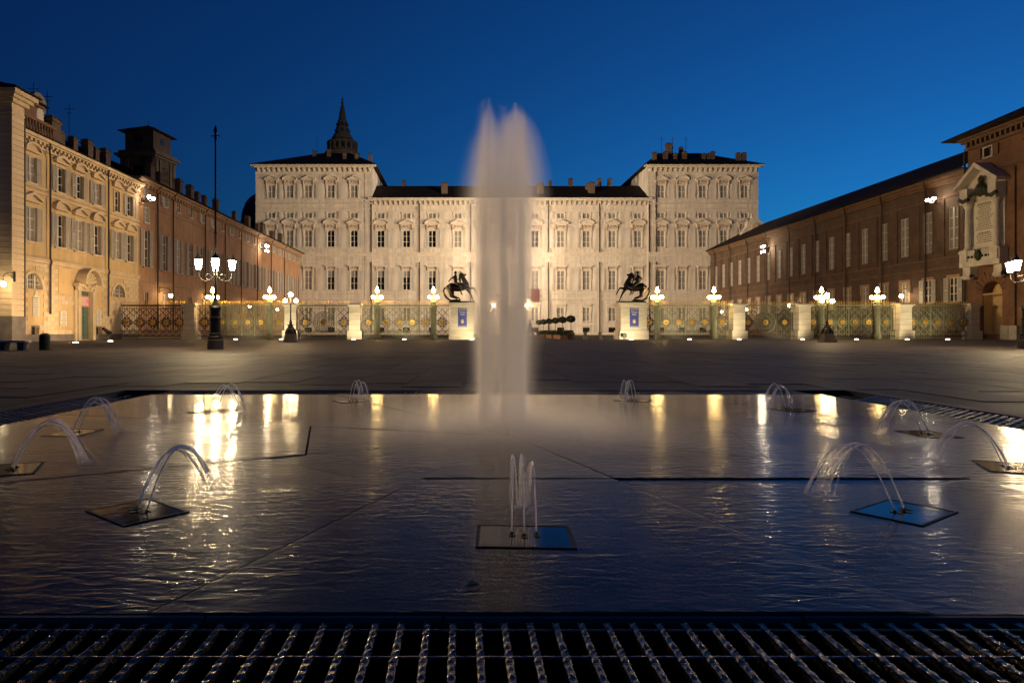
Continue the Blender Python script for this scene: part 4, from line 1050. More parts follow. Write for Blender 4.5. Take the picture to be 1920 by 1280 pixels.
while z < 4.2:
    for s_ in (-1, 1):
        wd = .9 if k % 2 else .6
        MB().box(min(s_*1.24, s_*(1.24+wd)), max(s_*1.24, s_*(1.24+wd)), -.1, -.002, z, z+.4).build('rusticated_block', 'brick2', HT, (-AY, 0, 0))
    z += .46; k += 1
for yy in (64.0, 62.3): MB().box(-yy-.5, -yy+.5, -.18, -.002, 0, 16.2).build('pilaster', 'brick2', HT)
t = MB(); t.box(-Y1, -Y0, -.12, -.001, 16.4, 16.8); t.box(-Y1-.2, -Y0, -.25, -.001, 19.1, 19.4); t.box(-Y1-.4, -Y0, -.5, -.001, 19.85, 20.1); t.box(-Y1-.6, -Y0, -.75, -.001, 20.1, 20.3); t.box(-Y1, -Y0, -.2, -.001, 0, .5)
t.build_each('cornice_band', 'brick_trim', HT)
cm = MB().box(-.12, .12, -.4, 0, 0, .45).mesh('corbel', 'brick_trim')
for k in range(22): inst('corbel', cm, HT, (-Y1+.3+k*.62, 0, 19.4))
wn = MB().box(-.62, -.5, -.1, 0, 0, .9).box(.5, .62, -.1, 0, 0, .9).box(-.62, .62, -.1, 0, .9, 1.02).box(-.62, .62, -.12, 0, -.1, 0).build('attic_window', 'marble', HT, (-66.9, 0, 17.9))
MB().box(-.5, .5, .5, .6, 0, .9).build('pane', 'pane_grey', wn)
for s_ in (-1.1, 1.1): MB().box(-.25, .25, -.15, 0, 0, 1.0).build('console', 'brick_trim', HT, (-66.9+s_, 0, 17.9))
hip_roof(MB(), -Y1-1.5, -Y0+3, -1.7, 14, 20.45, -Y1+7, -Y0-3, 6, 8, 24.0).build('roof', 'roof', HT)
MB().tube([(-Y1-.12, -.25, .2), (-Y1-.12, -.25, 19)], .1, 6).build('downpipe', 'pipe', HT)

# memorial on the brick tower
MY = 66.8
t = thing('wall_memorial', 'white marble memorial with columns, gable and inscribed tablet on the brick wall', 'memorial', (TX-.002, MY, 0), R(-90))
MB().box(-2.3, 2.3, -.3, 0, 8.6, 15.0).build('backing', 'marble', t)
ba = MB().box(-2.55, 2.55, -1.0, 0, 7.75, 8.6).box(-2.65, 2.65, -1.12, 0, 8.6, 8.8).box(-2.6, 2.6, -1.05, 0, 7.2, 7.75)
for s_ in (-1, 1):
    ba.prism_y([(s_*2.0-.5, 6.2), (s_*2.0+.5, 6.2), (s_*2.0+.5, 7.2), (s_*2.0-.5, 7.2)], -.75, 0); ba.tube([(s_*2-.5, -.6, 6.25), (s_*2+.5, -.6, 6.25)], .28, 8)
    ba.box(s_*1.95-.48, s_*1.95+.48, -1.15, 0, 7.7, 8.9)
ba.build('base', 'marble', t)
dk = MB().sphere((0, 0, 0), .14, 8, 5).mesh('bronze_boss', 'bronze_green')
for k in range(7):
    if k != 3: inst('bronze_boss', dk, t, (-1.35+k*.45, -1.02, 8.15))
MB().sphere((0, -1.05, 8.25), .38, 10, 7, 1.5).tube([(-.4, -1.1, 8.75), (0, -1.2, 8.6), (.4, -1.1, 8.75)], .09, 6).build('bull_head_relief', 'bronze_green', t)
for s_ in (-1, 1):
    MB().lathe([(.34, 8.9), (.34, 9.05), (.27, 9.15), (.27, 10.4), (.30, 10.42), (.30, 10.5), (.26, 10.52), (.23, 13.0), (.26, 13.05), (.4, 13.35), (.42, 13.5)], 14, (s_*1.85, -.72, 0)).build('column', 'marble', t, smooth=False)
    MB().box(s_*1.85-.5, s_*1.85+.5, -1.2, 0, 13.5, 15.0).build('entablature', 'marble', t)
tb = MB().box(-1.3, 1.3, -.48, -.3, 9.2, 13.6).box(-1.45, 1.45, -.55, -.3, 8.95, 9.2).build('tablet', 'tablet', t)
ln = MB(); rg = random.Random(11)
for k in range(22):
    z = 13.35-k*.18
    if k in (15,): continue
    L = rg.uniform(.65, 1.15); hgt = .1 if k in (0, 16) else .065
    x = -L
    while x < L:
        wl = min(rg.uniform(.12, .34), L-x); ln.box(x, x+wl, -.486, -.48, z-hgt, z); x += wl+.06
ln.build('lettering', 'ink', tb)['kind'] = 'stuff'
ga = MB()
zz = 15.0; W = 2.75; H = 1.95
ga.prism_y([(-W, zz), (-W-.1, zz+.3), (0, zz+H+.35), (0, zz+H-.1)], -1.5, 0); ga.prism_y([(W, zz), (0, zz+H-.1), (0, zz+H+.35), (W+.1, zz+.3)], -1.5, 0)
ga.prism_y([(-W+.1, zz), (W-.1, zz), (0, zz+H-.12)], -.5, -.02)
ga.build('gable', 'marble', t)
cr = MB()
cr.sphere((0, -.8, 14.7), .5, 10, 7, 1.3).sphere((0, -.8, 15.5), .28, 8, 6).tube([(-1.5, -.85, 14.2), (-.8, -.9, 14.45), (0, -.9, 14.1), (.8, -.9, 14.45), (1.5, -.85, 14.2)], .17, 7).sphere((-.5, -.8, 14.6), .3, 8, 5).sphere((.5, -.8, 14.6), .3, 8, 5)
for s_ in (-1, 1): cr.tube([(s_*1.2, -1.15, 13.9), (s_*1.85, -1.25, 13.75), (s_*2.4, -1.15, 14.0)], .2, 7)
cr.tube([(-.3, -.8, 15.75), (0, -.85, 15.95), (.3, -.8, 15.75)], .1, 6)
cr.build('coat_of_arms', 'bronze_green', t)

# ------------------------------------------------------------------ iron railing between stone pillars
GDist = 67.5; kg = GDist/FP
def gx(p): return (p-CX)*kg
def pillar(p0, p1, label, h=3.5):
    x0, x1 = gx(p0), gx(p1); wd = x1-x0; c = (x0+x1)/2
    t = thing('stone_pillar', label, 'pillar', (c, GDist, 0), 0, 'stone pillars of the railing')
    MB().box(-wd/2-.12, wd/2+.12, -wd/2-.12, wd/2+.12, -.02, .85).build('plinth', 'pillar', t)
    nb = 4; hb = (h-.35-.85)/nb
    for k in range(nb): MB().box(-wd/2+.06, wd/2-.06, -wd/2+.06, wd/2-.06, .85+k*hb+.008, .85+(k+1)*hb-.008).build('stone_course', 'pillar', t)
    MB().box(-wd/2+.09, wd/2-.09, -wd/2+.09, wd/2-.09, .84, h-.34).build('core', 'grey_stone', t)
    MB().box(-wd/2, wd/2, -wd/2, wd/2, h-.349, h-.2).box(-wd/2-.14, wd/2+.14, -wd/2-.14, wd/2+.14, h-.2, h-.05).box(-wd/2-.05, wd/2+.05, -wd/2-.05, wd/2+.05, h-.05, h+.05).build('cap', 'pillar', t)
for p in ((347, 369, 'dim stone pillar left of the tall lantern post'), (535, 559, 'bright stone pillar behind the small left street lamp'), (655, 678, 'bright stone pillar between the left gate and the statue'),
          (1370, 1394, 'bright stone pillar on the palace side of the right small gate'), (1492, 1516, 'bright stone pillar left of the small right street lamp'), (1680, 1704, 'bright stone pillar below the right wall lamp'),
          (1814, 1832, 'half-hidden stone pillar against the brick tower'), (206, 222, 'dark pillar where the railing meets the pale building')):
    pillar(*p)
ZB, ZR = 1.68, 3.37
rosette = MB().box(-.19, .19, -.05, .05, -.19, .19)
for k in range(8):
    a = 2*math.pi*k/8; rosette.sphere((.2*math.cos(a), -.05, .2*math.sin(a)), .075, 6, 4)
rosette.sphere((0, -.08, 0), .09, 8, 5)
rosette = rosette.mesh('rosette', 'gold')
def flat_ring(m, r0, r1, n, y0, y1):
    for k in range(n):
        a0, a1 = 2*math.pi*k/n, 2*math.pi*(k+1)/n
        m.prism_y([(r0*math.cos(a0), r0*math.sin(a0)), (r1*math.cos(a0), r1*math.sin(a0)), (r1*math.cos(a1), r1*math.sin(a1)), (r0*math.cos(a1), r0*math.sin(a1))], y0, y1)
def dia_mesh(mat):
    m = MB()
    def bar(a, b, r=.028): m.tube([(a[0], 0, a[1]), (b[0], 0, b[1])], r, 5)
    W_, H_ = .645, 1.3
    for sx_ in (-1, 1):
        for sz_ in (-1, 1):
            bar((0, sz_*H_), (sx_*W_, sz_*.62)); bar((sx_*W_, sz_*.62), (0, sz_*.05)) if False else None
            bar((sx_*W_, 0), (0, sz_*.66), .03); bar((sx_*W_, sz_*1.3), (0, sz_*.62), .028)
    flat_ring(m, .33, .39, 16, -.025, .025); flat_ring(m, .46, .49, 16, -.02, .02)
    for k in range(8):
        a = 2*math.pi*(k+.5)/8; m.tube([(.22*math.cos(a), 0, .22*math.sin(a)), (.47*math.cos(a), 0, .47*math.sin(a))], .018, 4)
        m.sphere((.41*math.cos(a), -.01, .41*math.sin(a)), .05, 5, 4)
    return m.mesh('lozenge', mat)
dia = dia_mesh('gate'); dia_dark = dia_mesh('iron')
wheel = MB()
flat_ring(wheel, .98, 1.06, 28, -.03, .03); flat_ring(wheel, .62, .68, 24, -.025, .025); flat_ring(wheel, .28, .33, 16, -.025, .025)
for k in range(16):
    a = 2*math.pi*k/16; wheel.tube([(.3*math.cos(a), 0, .3*math.sin(a)), (1.0*math.cos(a), 0, 1.0*math.sin(a))], .02, 4)
    wheel.sphere((.83*math.cos(a+.2), 0, .83*math.sin(a+.2)), .08, 5, 4); wheel.sphere((.48*math.cos(a+.2), 0, .48*math.sin(a+.2)), .05, 5, 4)
for sx_ in (-1, 1):
    for sz_ in (-1, 1): wheel.tube([(sx_*.75, 0, sz_*.75), (sx_*1.5, 0, sz_*1.5)], .028, 5)
wheel = wheel.mesh('wheel_ornament', 'gate')
def railing(p0, p1, ros, label, circ=None, mat='gate', dark=()):
    x0, x1 = gx(p0), gx(p1); c = (x0+x1)/2; L = x1-x0
    t = thing('iron_railing', label, 'railing', (c, GDist, 0), 0, 'iron railings closing the courtyard')
    MB().box(-L/2, L/2, -.04, .04, ZR-.1, ZR).box(-L/2, L/2, -.05, .05, ZR-.02, ZR+.03).build('top_rail', mat, t)
    MB().box(-L/2, L/2, -.035, .035, 3.02, 3.07).build('upper_rail', mat, t)
    MB().box(-L/2, L/2, -.04, .04, .28, .36).box(-L/2, L/2, -.035, .035, .75, .8).build('bottom_rail', 'iron', t)
    b = MB(); tp = MB(); n = int(L/.165); low = MB()
    for k in range(n):
        x = -L/2+(k+.5)*L/n
        b.box(x-.017, x+.017, -.017, .017, .02, ZR)
        tp.lathe([(.015, 0), (.034, .1), (.03, .22), (.005, .40)], 5, (x, 0, ZR+.03))
        low.box(x+L/n*.5-.012, x+L/n*.5+.012, -.012, .012, .02, .95)
    o = b.build('bars', mat, t); o['kind'] = 'stuff'
    o = tp.build('gilt_spear_tips', 'gold', t); o['kind'] = 'stuff'
    o = low.build('lower_bars', 'iron', t); o['kind'] = 'stuff'
    for p in ros:
        dk_ = mat == 'iron' or p in dark
        dd = inst('lozenge', dia_dark if dk_ else dia, t, (gx(p)-c, -.045, ZB)); inst('rosette', rosette, dd, (0, -.06, 0))
        if not dk_: MB().box(-.03, .03, -.03, .03, .3, ZR-.1).build('stile', mat, t, (gx(p)-c+.645, -.02, 0))
    if circ:
        wv = inst('wheel_ornament', wheel, t, (gx(circ)-c, -.045, ZB)); inst('rosette', rosette, wv, (0, -.08, 0))
railing(222, 347, (238, 262.5, 287, 312, 336.5), 'unlit iron railing coloured dark for shade at far left in front of the salmon wall', mat='iron')  # black iron in place of green paint puts its lack of light into colour
railing(369, 535, (384, 417, 441.5, 465.5, 490, 523), 'lit green iron railing just right of the tall lantern post', dark=(384,))
railing(559, 655, (573, 645), 'small gate with a round wheel ornament left of the statues', circ=607, dark=(573, 645))
railing(678, 842, (692, 724.5, 749, 773.5, 798, 829), 'green iron railing left of the left statue pedestal', dark=(829,))
railing(1209, 1370, (1216.5, 1248, 1272, 1296.5, 1321, 1353), 'green iron railing right of the right statue pedestal', dark=(1216.5,))
railing(1394, 1492, (1402, 1470), 'small gate with a round wheel ornament right of the statues', circ=1434, dark=(1402, 1470))
railing(1516, 1680, (1523, 1555, 1578.5, 1602.5, 1627, 1659), 'green iron railing behind the small right street lamp')
railing(1704, 1814, (1708.5, 1732, 1756, 1780.5, 1805), 'last green iron railing running up to the brick tower')

# ------------------------------------------------------------------ gate lamps on fluted columns
def fluted(r, z0, z1, n=12):
    m = MB()
    pts = []
    for k in range(n*2):
        a = math.pi*k/n; q = r if k % 2 == 0 else r*.88; pts.append((q*math.cos(a), q*math.sin(a)))
    return m.prism_z(pts, z0, z1)
gl0 = thing('gate_lamp', '', 'lamp', (0, GDist-.25, 0), 0, 'globe lamps on the railing columns')
fluted(.27, .55, 3.0).lathe([(.4, 0), (.4, .35), (.33, .55)], 14).lathe([(.28, 3.0), (.36, 3.15), (.38, 3.4), (.3, 3.45)], 14).build('column', 'gate', gl0)
st = MB().lathe([(.2, 3.45), (.3, 3.6), (.22, 3.8), (.07, 3.95), (.06, 4.75)], 10)
for k in range(4):
    a = math.pi/4+math.pi/2*k; st.tube([(0, 0, 3.95), (.3*math.cos(a), .3*math.sin(a), 3.85), (.5*math.cos(a), .5*math.sin(a), 3.98)], .035, 5)
st.build('candelabrum', 'gate', gl0)
glb = MB().sphere((0, 0, 0), .17, 12, 8).mesh('globe', 'glow_gate', True)
glb2 = MB().sphere((0, 0, 0), .185, 12, 8).lathe([(.13, .15), (.10, .25), (.08, .34), (.02, .42)], 10).mesh('globe', 'glow_gate', True)
for k in range(4):
    a = math.pi/4+math.pi/2*k; inst('globe', glb, gl0, (.5*math.cos(a), .5*math.sin(a), 4.14))
inst('globe', glb2, gl0, (0, 0, 4.75))
first = True
for p, lb in ((400.5, 'lit globe lamp on the railing partly hidden by the tall lantern post'), (507, 'lit globe lamp left of the small left street lamp'), (708, 'lit globe lamp right of the bright pillar, second left of the left statue'), (813, 'lit globe lamp just left of the left horse statue'),
              (1231, 'lit globe lamp just right of the right horse statue'), (1337, 'lit globe lamp second to the right of the right statue'), (1538, 'lit globe lamp touching the small right street lamp'), (1642, 'lit globe lamp farthest right on the railing')):
    if first: gl0.location.x = gx(p); gl0['label'] = lb; first = False
    else: copy_thing(gl0, (gx(p), GDist-.25, 0), lb)

# ------------------------------------------------------------------ pedestals, banners and horse statues
def text_mesh(s, size, mat):
    cu = bpy.data.curves.new('text', 'FONT'); cu.body = s; cu.size = size; cu.extrude = .004; cu.align_x = 'CENTER'; cu.resolution_u = 3
    o = bpy.data.objects.new('text', cu); C.objects.link(o)
    dg = bpy.context.evaluated_depsgraph_get(); dg.update()
    me = bpy.data.meshes.new_from_object(o.evaluated_get(dg)); bpy.data.objects.remove(o); me.materials.clear(); me.materials.append(M[mat]); return me
tm1, tm2 = text_mesh('Palazzo', .27, 'print'), text_mesh('Reale', .27, 'print')
def pedestal(p0, p1, side):
    x0, x1 = gx(p0), gx(p1); c = (x0+x1)/2; wd = (x1-x0)/2
    t = thing('statue_pedestal', 'white stone pedestal under the %s horse statue' % side, 'pedestal', (c, GDist, 0), 0, 'statue pedestals')
    MB().box(-wd-.05, wd+.05, -1.3, 1.3, -.02, .42).box(-wd-.02, wd+.02, -1.27, 1.27, .42, .86).build('plinth', 'pillar', t)
    for k in range(3): MB().box(-wd+.1, wd-.1, -1.15, 1.15, .868+k*.747, .862+(k+1)*.747-.008).build('stone_course', 'pillar', t)
    MB().box(-wd+.13, wd-.13, -1.12, 1.12, .85, 3.11).build('core', 'grey_stone', t)
    MB().box(-wd+.02, wd-.02, -1.22, 1.22, 3.1, 3.25).box(-wd-.05, wd+.05, -1.3, 1.3, 3.25, 3.42).box(-wd-.12, wd+.12, -1.36, 1.36, 3.42, 3.58).build('cornice', 'pillar', t)
    b = thing('banner', 'blue museum banner on the %s statue pedestal' % side, 'banner', (c+.03, GDist-1.16, 1.2), 0, 'banners on the pedestals')
    MB().box(-.43, .43, -.03, 0, 0, 1.83).build('cloth', 'banner', b)
    for me, z in ((tm1, 1.38), (tm2, 1.14)):
        o = inst('lettering', me, b, (0, -.034, z)); o.rotation_euler = (R(90), 0, 0); o.scale = (.72, 1, 1)
    MB().box(-.36, .36, -.034, -.03, 1.68, 1.73).box(-.38, .38, -.034, -.03, .05, .09).build_each('printed_line', 'print', b)
    e = MB().lathe([(.17, 0), (.17, .006)], 14).build('emblem', 'gold', b, (0, -.03, .55)); e.rotation_euler = (R(90), 0, 0); e.scale = (.9, 1.3, 1)
    e2 = MB().lathe([(.08, .006), (.08, .01)], 10).build('emblem_centre', 'print', b, (0, -.03, .5)); e2.rotation_euler = (R(90), 0, 0); e2.scale = (1, 1.5, 1)
    return c
cL = pedestal(843, 890, 'left'); cR = pedestal(1157, 1209, 'right')
def statue(c, flip, side, arm):
    f = flip
    t = thing('equestrian_statue', 'dark bronze horse and rider on the %s pedestal, facing the centre' % side, 'statue', (c, GDist, 3.58), 0, 'bronze horse statues')
    s = .0062
    def P(x, y, d=0): return (f*(x-345)*s, d, (605-y)*s)
    h = MB()
    h.tube([P(262, 345), P(290, 335), P(345, 345), P(410, 360), P(470, 355), P(530, 350), P(570, 365)], [.20, .36, .40, .40, .38, .42, .26], 12)
    h.sphere(P(262, 345), .22); h.sphere(P(560, 362), .30)
    h.tube([P(275, 330), P(300, 265), P(325, 215), P(352, 170), P(362, 140)], [.33, .27, .22, .19, .13], 10)
    h.tube([P(366, 138), P(340, 150), P(312, 158), P(284, 150)], [.13, .14, .10, .075], 9); h.sphere(P(284, 150), .075); h.tube([P(318, 165), P(288, 172)], [.07, .05], 6)
    for d in (-.07, .07): h.tube([P(362, 140, d), P(372, 112, d)], [.05, .012], 6)
    h.tube([P(350, 120), P(385, 160), P(388, 220), P(370, 280)], [.06, .10, .10, .06], 7)
    # front legs
    h.tube([P(262, 355, -.16), P(225, 378, -.18), P(160, 368, -.18), P(130, 420, -.18), P(112, 460, -.18)], [.19, .13, .085, .06, .055], 8); h.tube([P(118, 448, -.18), P(103, 472, -.18)], [.06, .075], 7)
    h.tube([P(270, 370, .16), P(235, 420, .16), P(200, 485, .16), P(172, 550, .16), P(160, 580, .16)], [.2, .13, .085, .06, .055], 8); h.tube([P(163, 572, .16), P(150, 592, .16)], [.06, .08], 7)
    # hind legs
    for d, ox in ((-.2, 0), (.2, 45)):
        h.tube([P(535, 375, d), P(505+ox*.6, 430, d), P(485+ox, 495, d), P(430+ox*.9, 517, d), P(395+ox*.9, 528, d), P(380+ox*.9, 555, d), P(376+ox*.9, 580, d)], [.32, .24, .11, .085, .07, .06, .075], 9)
    h.tube([P(590, 365), P(628, 372), P(645, 415), P(628, 475), P(590, 525), P(545, 555), P(500, 570)], [.08, .12, .13, .12, .11, .09, .05], 8)
    horse = h.build('horse', 'bronze', t); remesh(horse, .035, 3)
    r = MB()
    r.tube([P(448, 292), P(452, 250), P(458, 205), P(458, 180), P(455, 165), P(455, 150)], [.19, .17, .22, .21, .09, .075], 10); r.sphere(P(448, 290), .2)
    r.sphere(P(455, 122), .135, 10, 8, 1.2); r.tube([P(455, 108), P(462, 98)], [.13, .06], 8); r.tube([P(441, 122), P(436, 126)], [.03, .02], 5)
    for d in (-1, 1):
        r.tube([P(445, 290, d*.15), P(410, 305, d*.36), P(372, 335, d*.42), P(370, 390, d*.44), P(362, 445, d*.44)], [.17, .16, .12, .095, .065], 8)
        r.tube([P(364, 442, d*.44), P(350, 462, d*.46), P(338, 475, d*.47)], [.065, .055, .035], 6)
    if arm:   # one arm stretched back
        r.tube([P(470, 190, -.22), P(515, 210, -.28), P(545, 250, -.3), P(565, 270, -.3)], [.1, .08, .065, .05], 7)
    else:
        r.tube([P(480, 190, -.24), P(505, 225, -.3), P(475, 258, -.32)], [.1, .085, .06], 7); r.sphere(P(472, 260, -.32), .065)
    r.tube([P(450, 190, .22), P(425, 235, .26), P(396, 216, .2)], [.1, .075, .055], 7); r.sphere(P(392, 214, .2), .06)
    rid = r.build('rider', 'bronze', t); remesh(rid, .028, 2)
    b = MB().box(-1.28, 1.28, -.75, .75, 0, .16)
    b.tube([P(370, 580), P(450, 575), P(540, 578)], [.16, .2, .14], 8)
    b.build('bronze_base', 'bronze', t)
statue(cL, -1, 'left', True); statue(cR, 1, 'right', False)
for c, sd in ((cL+1.35, 'left'), (cR-1.0, 'right')):
    o = MB().box(-.16, .16, -.12, .12, .2, .5).tube([(0, 0, 0), (0, 0, .25)], .04, 6).box(-.2, .2, -.14, .14, 0, .04).box(-.22, -.18, -.15, .15, .2, .52).build('spotlight_box', 'iron', None, (c, GDist-1.75, 0))
    tag(o, 'small black spotlight box beside the %s pedestal' % sd, 'spotlight')

# ------------------------------------------------------------------ uplights set in the paving
UPS = [(142, 644, 'glowing ground light nearest the green door of the pale building', None), (207, 641, 'glowing ground light between the pale building and the railing', None),
       (442, 638.5, 'glowing ground light right of the tall lantern post', 1), (527, 638.5, 'glowing ground light left of the small left street lamp', 1), (663, 638.5, 'glowing ground light before the pillar left of the statues', 1), (758, 638.5, 'glowing ground light before the railing left of the left statue', 1),
       (885, 638, 'glowing ground light before the left statue pedestal', 1), (1184, 638.5, 'glowing ground light before the right statue pedestal', 1), (1293, 638.5, 'glowing ground light before the railing right of the right statue', 1), (1386, 638.5, 'glowing ground light before the first pillar right of the statues', 1),
       (1505, 638.5, 'glowing ground light left of the small right street lamp', 1), (1606, 638.5, 'glowing ground light right of the small right street lamp', 1), (1701, 638.5, 'glowing ground light before the pillar below the right wall lamp', 1), (1777, 638.5, 'glowing ground light farthest right, before the last railing', 1)]
um = MB().lathe([(.17, -.02), (.26, -.02), (.26, .014), (.17, .02)], 16).mesh('rim', 'steel'); ul = MB().lathe([(.17, 0), (.17, .05), (.12, .075), (.02, .085)], 16).mesh('lens', 'uplens')
for px, py, lb, k in UPS:
    if k: y = 63.6 if px in (885, 1184) else 64.2; x = PX(px, y)
    else:
        y = {142: 59.6, 207: 66.0}[px]; y = GD(py)+2; x = PX(px, y)
    t = thing('ground_uplight', lb, 'light', (x, y, 0), 0, 'uplights set in the paving')
    inst('rim', um, t); inst('lens', ul, t)
    ped = px in (885, 1184)
    tgt = (x, GDist, 2.4) if k else (LX, y+5, 3.0)
    l = spot('uplight_lamp', (x, y, .12), tgt, (PW_UP*.95 if ped else PW_UP) if k else PW_UP*3.6, (150 if ped else 100) if k else 75, 1.0, (1, .80, .46) if k else WARM, .08)
    l.parent = t; l.location = (0, 0, .12)
# ------------------------------------------------------------------ street lamps
def tall_lamp(x, y, label, poleh=10.15):
    t = thing('lantern_post', label, 'street lamp', (x, y, 0), 0, 'tall four-lantern posts')
    MB().lathe([(.36, -.02), (.36, .42), (.33, .46)], 20).build('stone_drum', 'grey_stone', t)
    MB().lathe([(.33, .46), (.34, .56), (.27, .62), (.29, .70), (.235, .74), (.23, 1.35), (.25, 1.38), (.25, 1.44), (.215, 1.46), (.21, 1.78), (.25, 1.82), (.25, 1.9), (.17, 1.98), (.1, 2.15), (.075, 2.3)], 18).build('cast_iron_base', 'iron', t, smooth=False)
    MB().lathe([(.07, 2.3), (.065, 3.3), (.1, 3.36), (.06, 3.45), (.05, 5.2), (.075, 5.25), (.045, 5.35), (.035, poleh-.7), (.06, poleh-.62), (.05, poleh-.35), (.09, poleh-.28), (.03, poleh)], 12).build('pole', 'iron', t)
    MB().box(-.2, .2, -.02, .02, poleh-.5, poleh-.46).build('crosspiece', 'iron', t)
    for k in range(4):
        a = R(20+90*k); ca_, sa_ = math.cos(a), math.sin(a)
        pp = [(.06, 3.32), (.22, 3.15), (.42, 3.08), (.6, 3.14), (.7, 3.3), (.72, 3.52)]
        ar = MB().tube([(r_*ca_, r_*sa_, z) for r_, z in pp], .028, 6)
        sp_ = [(.30+.13*math.cos(q*.8), 3.28+.13*math.sin(q*.8)) for q in range(8)]
        ar.tube([(r_*ca_, r_*sa_, z) for r_, z in sp_], .016, 5); ar.build('scroll_arm', 'iron', t)
        lt = MB().lathe([(.04, 3.5), (.10, 3.56), (.125, 3.60)], 8, (.72*ca_, .72*sa_, 0)).lathe([(.182, 4.03), (.19, 4.06), (.10, 4.18), (.05, 4.24), (.02, 4.34)], 8, (.72*ca_, .72*sa_, 0)).build('lantern', 'iron', t)
        MB().lathe([(.095, 3.60), (.172, 4.03)], 8, (.72*ca_, .72*sa_, 0)).build('glass', 'glow_tall', lt)
tall_lamp(PX(404, 31), 31, 'tall iron post with four bright lanterns left of the fountain')
tall_lamp(PX(1926, 31.5), 31.5, 'four-lantern post cut by the right edge of the picture')
def small_lamp(x, y, label):
    t = thing('globe_lamp_post', label, 'street lamp', (x, y, 0), 0, 'small three-globe posts')
    MB().box(-.48, .48, -.48, .48, -.02, .2, .03, .03).box(-.38, .38, -.38, .38, .2, .62, .04, .04).build('stone_plinth', 'grey_stone', t)
    m = MB()
    for k in range(4):
        a = R(45+90*k); m.tube([(.42*math.cos(a), .42*math.sin(a), .64), (.28*math.cos(a), .28*math.sin(a), .9), (.12*math.cos(a), .12*math.sin(a), 1.15), (.26*math.cos(a), .26*math.sin(a), 1.28)], [.08, .1, .07, .03], 7)
    m.lathe([(.26, .62), (.24, .95), (.12, 1.2), (.09, 1.5), (.06, 1.6)], 12).build('cast_foot', 'iron', t)
    m = MB().lathe([(.05, 1.6), (.045, 3.15), (.08, 3.2), (.04, 3.3)], 10)
    for s_ in (-1, 1): m.tube([(0, 0, 2.9), (s_*.2, 0, 2.8), (s_*.38, 0, 2.88)], .025, 6)
    m.build('pole', 'iron', t)
    MB().sphere((0, 0, 3.45), .155, 14, 9).build('globe', 'glow', t, smooth=True)
    for s_ in (-1, 1): MB().sphere((s_*.38, 0, 3.02), .14, 12, 8).build('globe', 'glow', t, smooth=True)
small_lamp(PX(545, 49.5), 49.5, 'small three-globe lamp on stone plinth left of the fountain')
small_lamp(PX(1551, 50), 50, 'small three-globe lamp on stone plinth right of the fountain')
# bracket lamps on the side walls
def wall_lamp(x, y, z, sgn, label, front=False):
    t = thing('bracket_lamp', label, 'wall lamp', (x, y, z), 0 if front else (R(90) if sgn > 0 else R(-90)), 'bracket lamps on the side walls')
    m = MB().tube([(0, 0, .75), (0, -.5, .85), (0, -1.0, .72), (0, -1.25, .5), (0, -1.25, .22)], .03, 6).tube([(0, 0, .3), (0, -.4, .62), (0, -.9, .72)], .02, 5)
    m.box(-.08, .08, -.04, 0, .2, .95); m.tube([(0, -.3+.12*math.cos(q), .55+.12*math.sin(q)) for q in range(7)], .015, 5); m.build('bracket', 'iron', t)
    MB().lathe([(.06, .2), (.2, .14), (.21, .1)], 12, (0, -1.25, 0)).build('hood', 'iron', t)
    MB().sphere((0, -1.25, -.05), .2, 14, 9).build('globe', 'glow_small', t, smooth=True)
wl, wr = LX-.252, RX-.002
for px, py, lb in ((320, 553, 'lit bracket lamp on the salmon wall above the dark railing'), (400, 562, 'lit bracket lamp on the salmon wall behind the tall lantern post'), (468, 573, 'lit bracket lamp on the salmon wall behind the lit railing'), (520, 580, 'lit bracket lamp on the salmon wall nearest the palace')):
    D = -(wl+1.25)*FP/(CX-px); wall_lamp(wl, D, PZ(py, D), 1, lb)
for px, py, lb in ((1690, 554, 'lit bracket lamp on the brick wall nearest the tower'), (1479, 572, 'lit bracket lamp on the brick wall above the small right gate'), (1400, 580, 'lit bracket lamp on the brick wall behind the first right pillar'), (1353, 584, 'lit bracket lamp on the brick wall nearest the palace')):
    D = (wr-1.25)*FP/(px-CX); wall_lamp(wr, D, PZ(py, D), -1, lb)
wall_lamp(PX(5, 48.5), 49.8, PZ(531, 48.5), 1, 'lit bracket lamp on the stone pier at the left edge', True)

# ------------------------------------------------------------------ floodlight clusters on the side walls
def flood(x, y, z, sgn, n, label, aims):
    t = thing('floodlight_cluster', label, 'floodlight', (x, y, z), 0, 'floodlights on the side walls')
    MB().tube([(0, 0, 0), (sgn*.9, 0, 0)], .05, 6).box(-.06, .06, -.3, .3, -.3, .3).tube([(sgn*.9, -.6, -.0), (sgn*.9, .6, .0)], .04, 6).build('bracket', 'iron', t)
    for k in range(n):
        yy = -.5+1.0*(k % 2); zz = .35-.85*(k//2)
        hd = MB().box(-.24, .24, -.14, .2, -.2, .2, .03, .03).build('lamp_head', 'iron', t, (sgn*.95, yy, zz), R(25)*sgn)
        MB().lathe([(.17, 0), (.14, .05), (.03, .07)], 12).build('lens', 'lens', hd, (0, -.15, 0)).rotation_euler = (R(90), 0, 0)
    for k, (tgt, pw, ang, bl) in enumerate(aims):
        loc = Vector((x+sgn*2.0, y+(.3 if tgt[1] > y else -1.4), z+.2*k))
        l = spot('floodlight_beam', loc, tgt, pw, ang, bl, PALE if tgt[1] == PD else WARM, .8)
        l.parent = t; l.location = loc-Vector((x, y, z))
zf = 14.8
flood(LX-.25, 115.5, zf, 1, 4, 'bright floodlight cluster on the salmon wall lighting the palace', [((53, PD, 19), PW_PALACE, 58, .8), ((12, PD, 20), PW_PALACE*.05, 66, .9)])
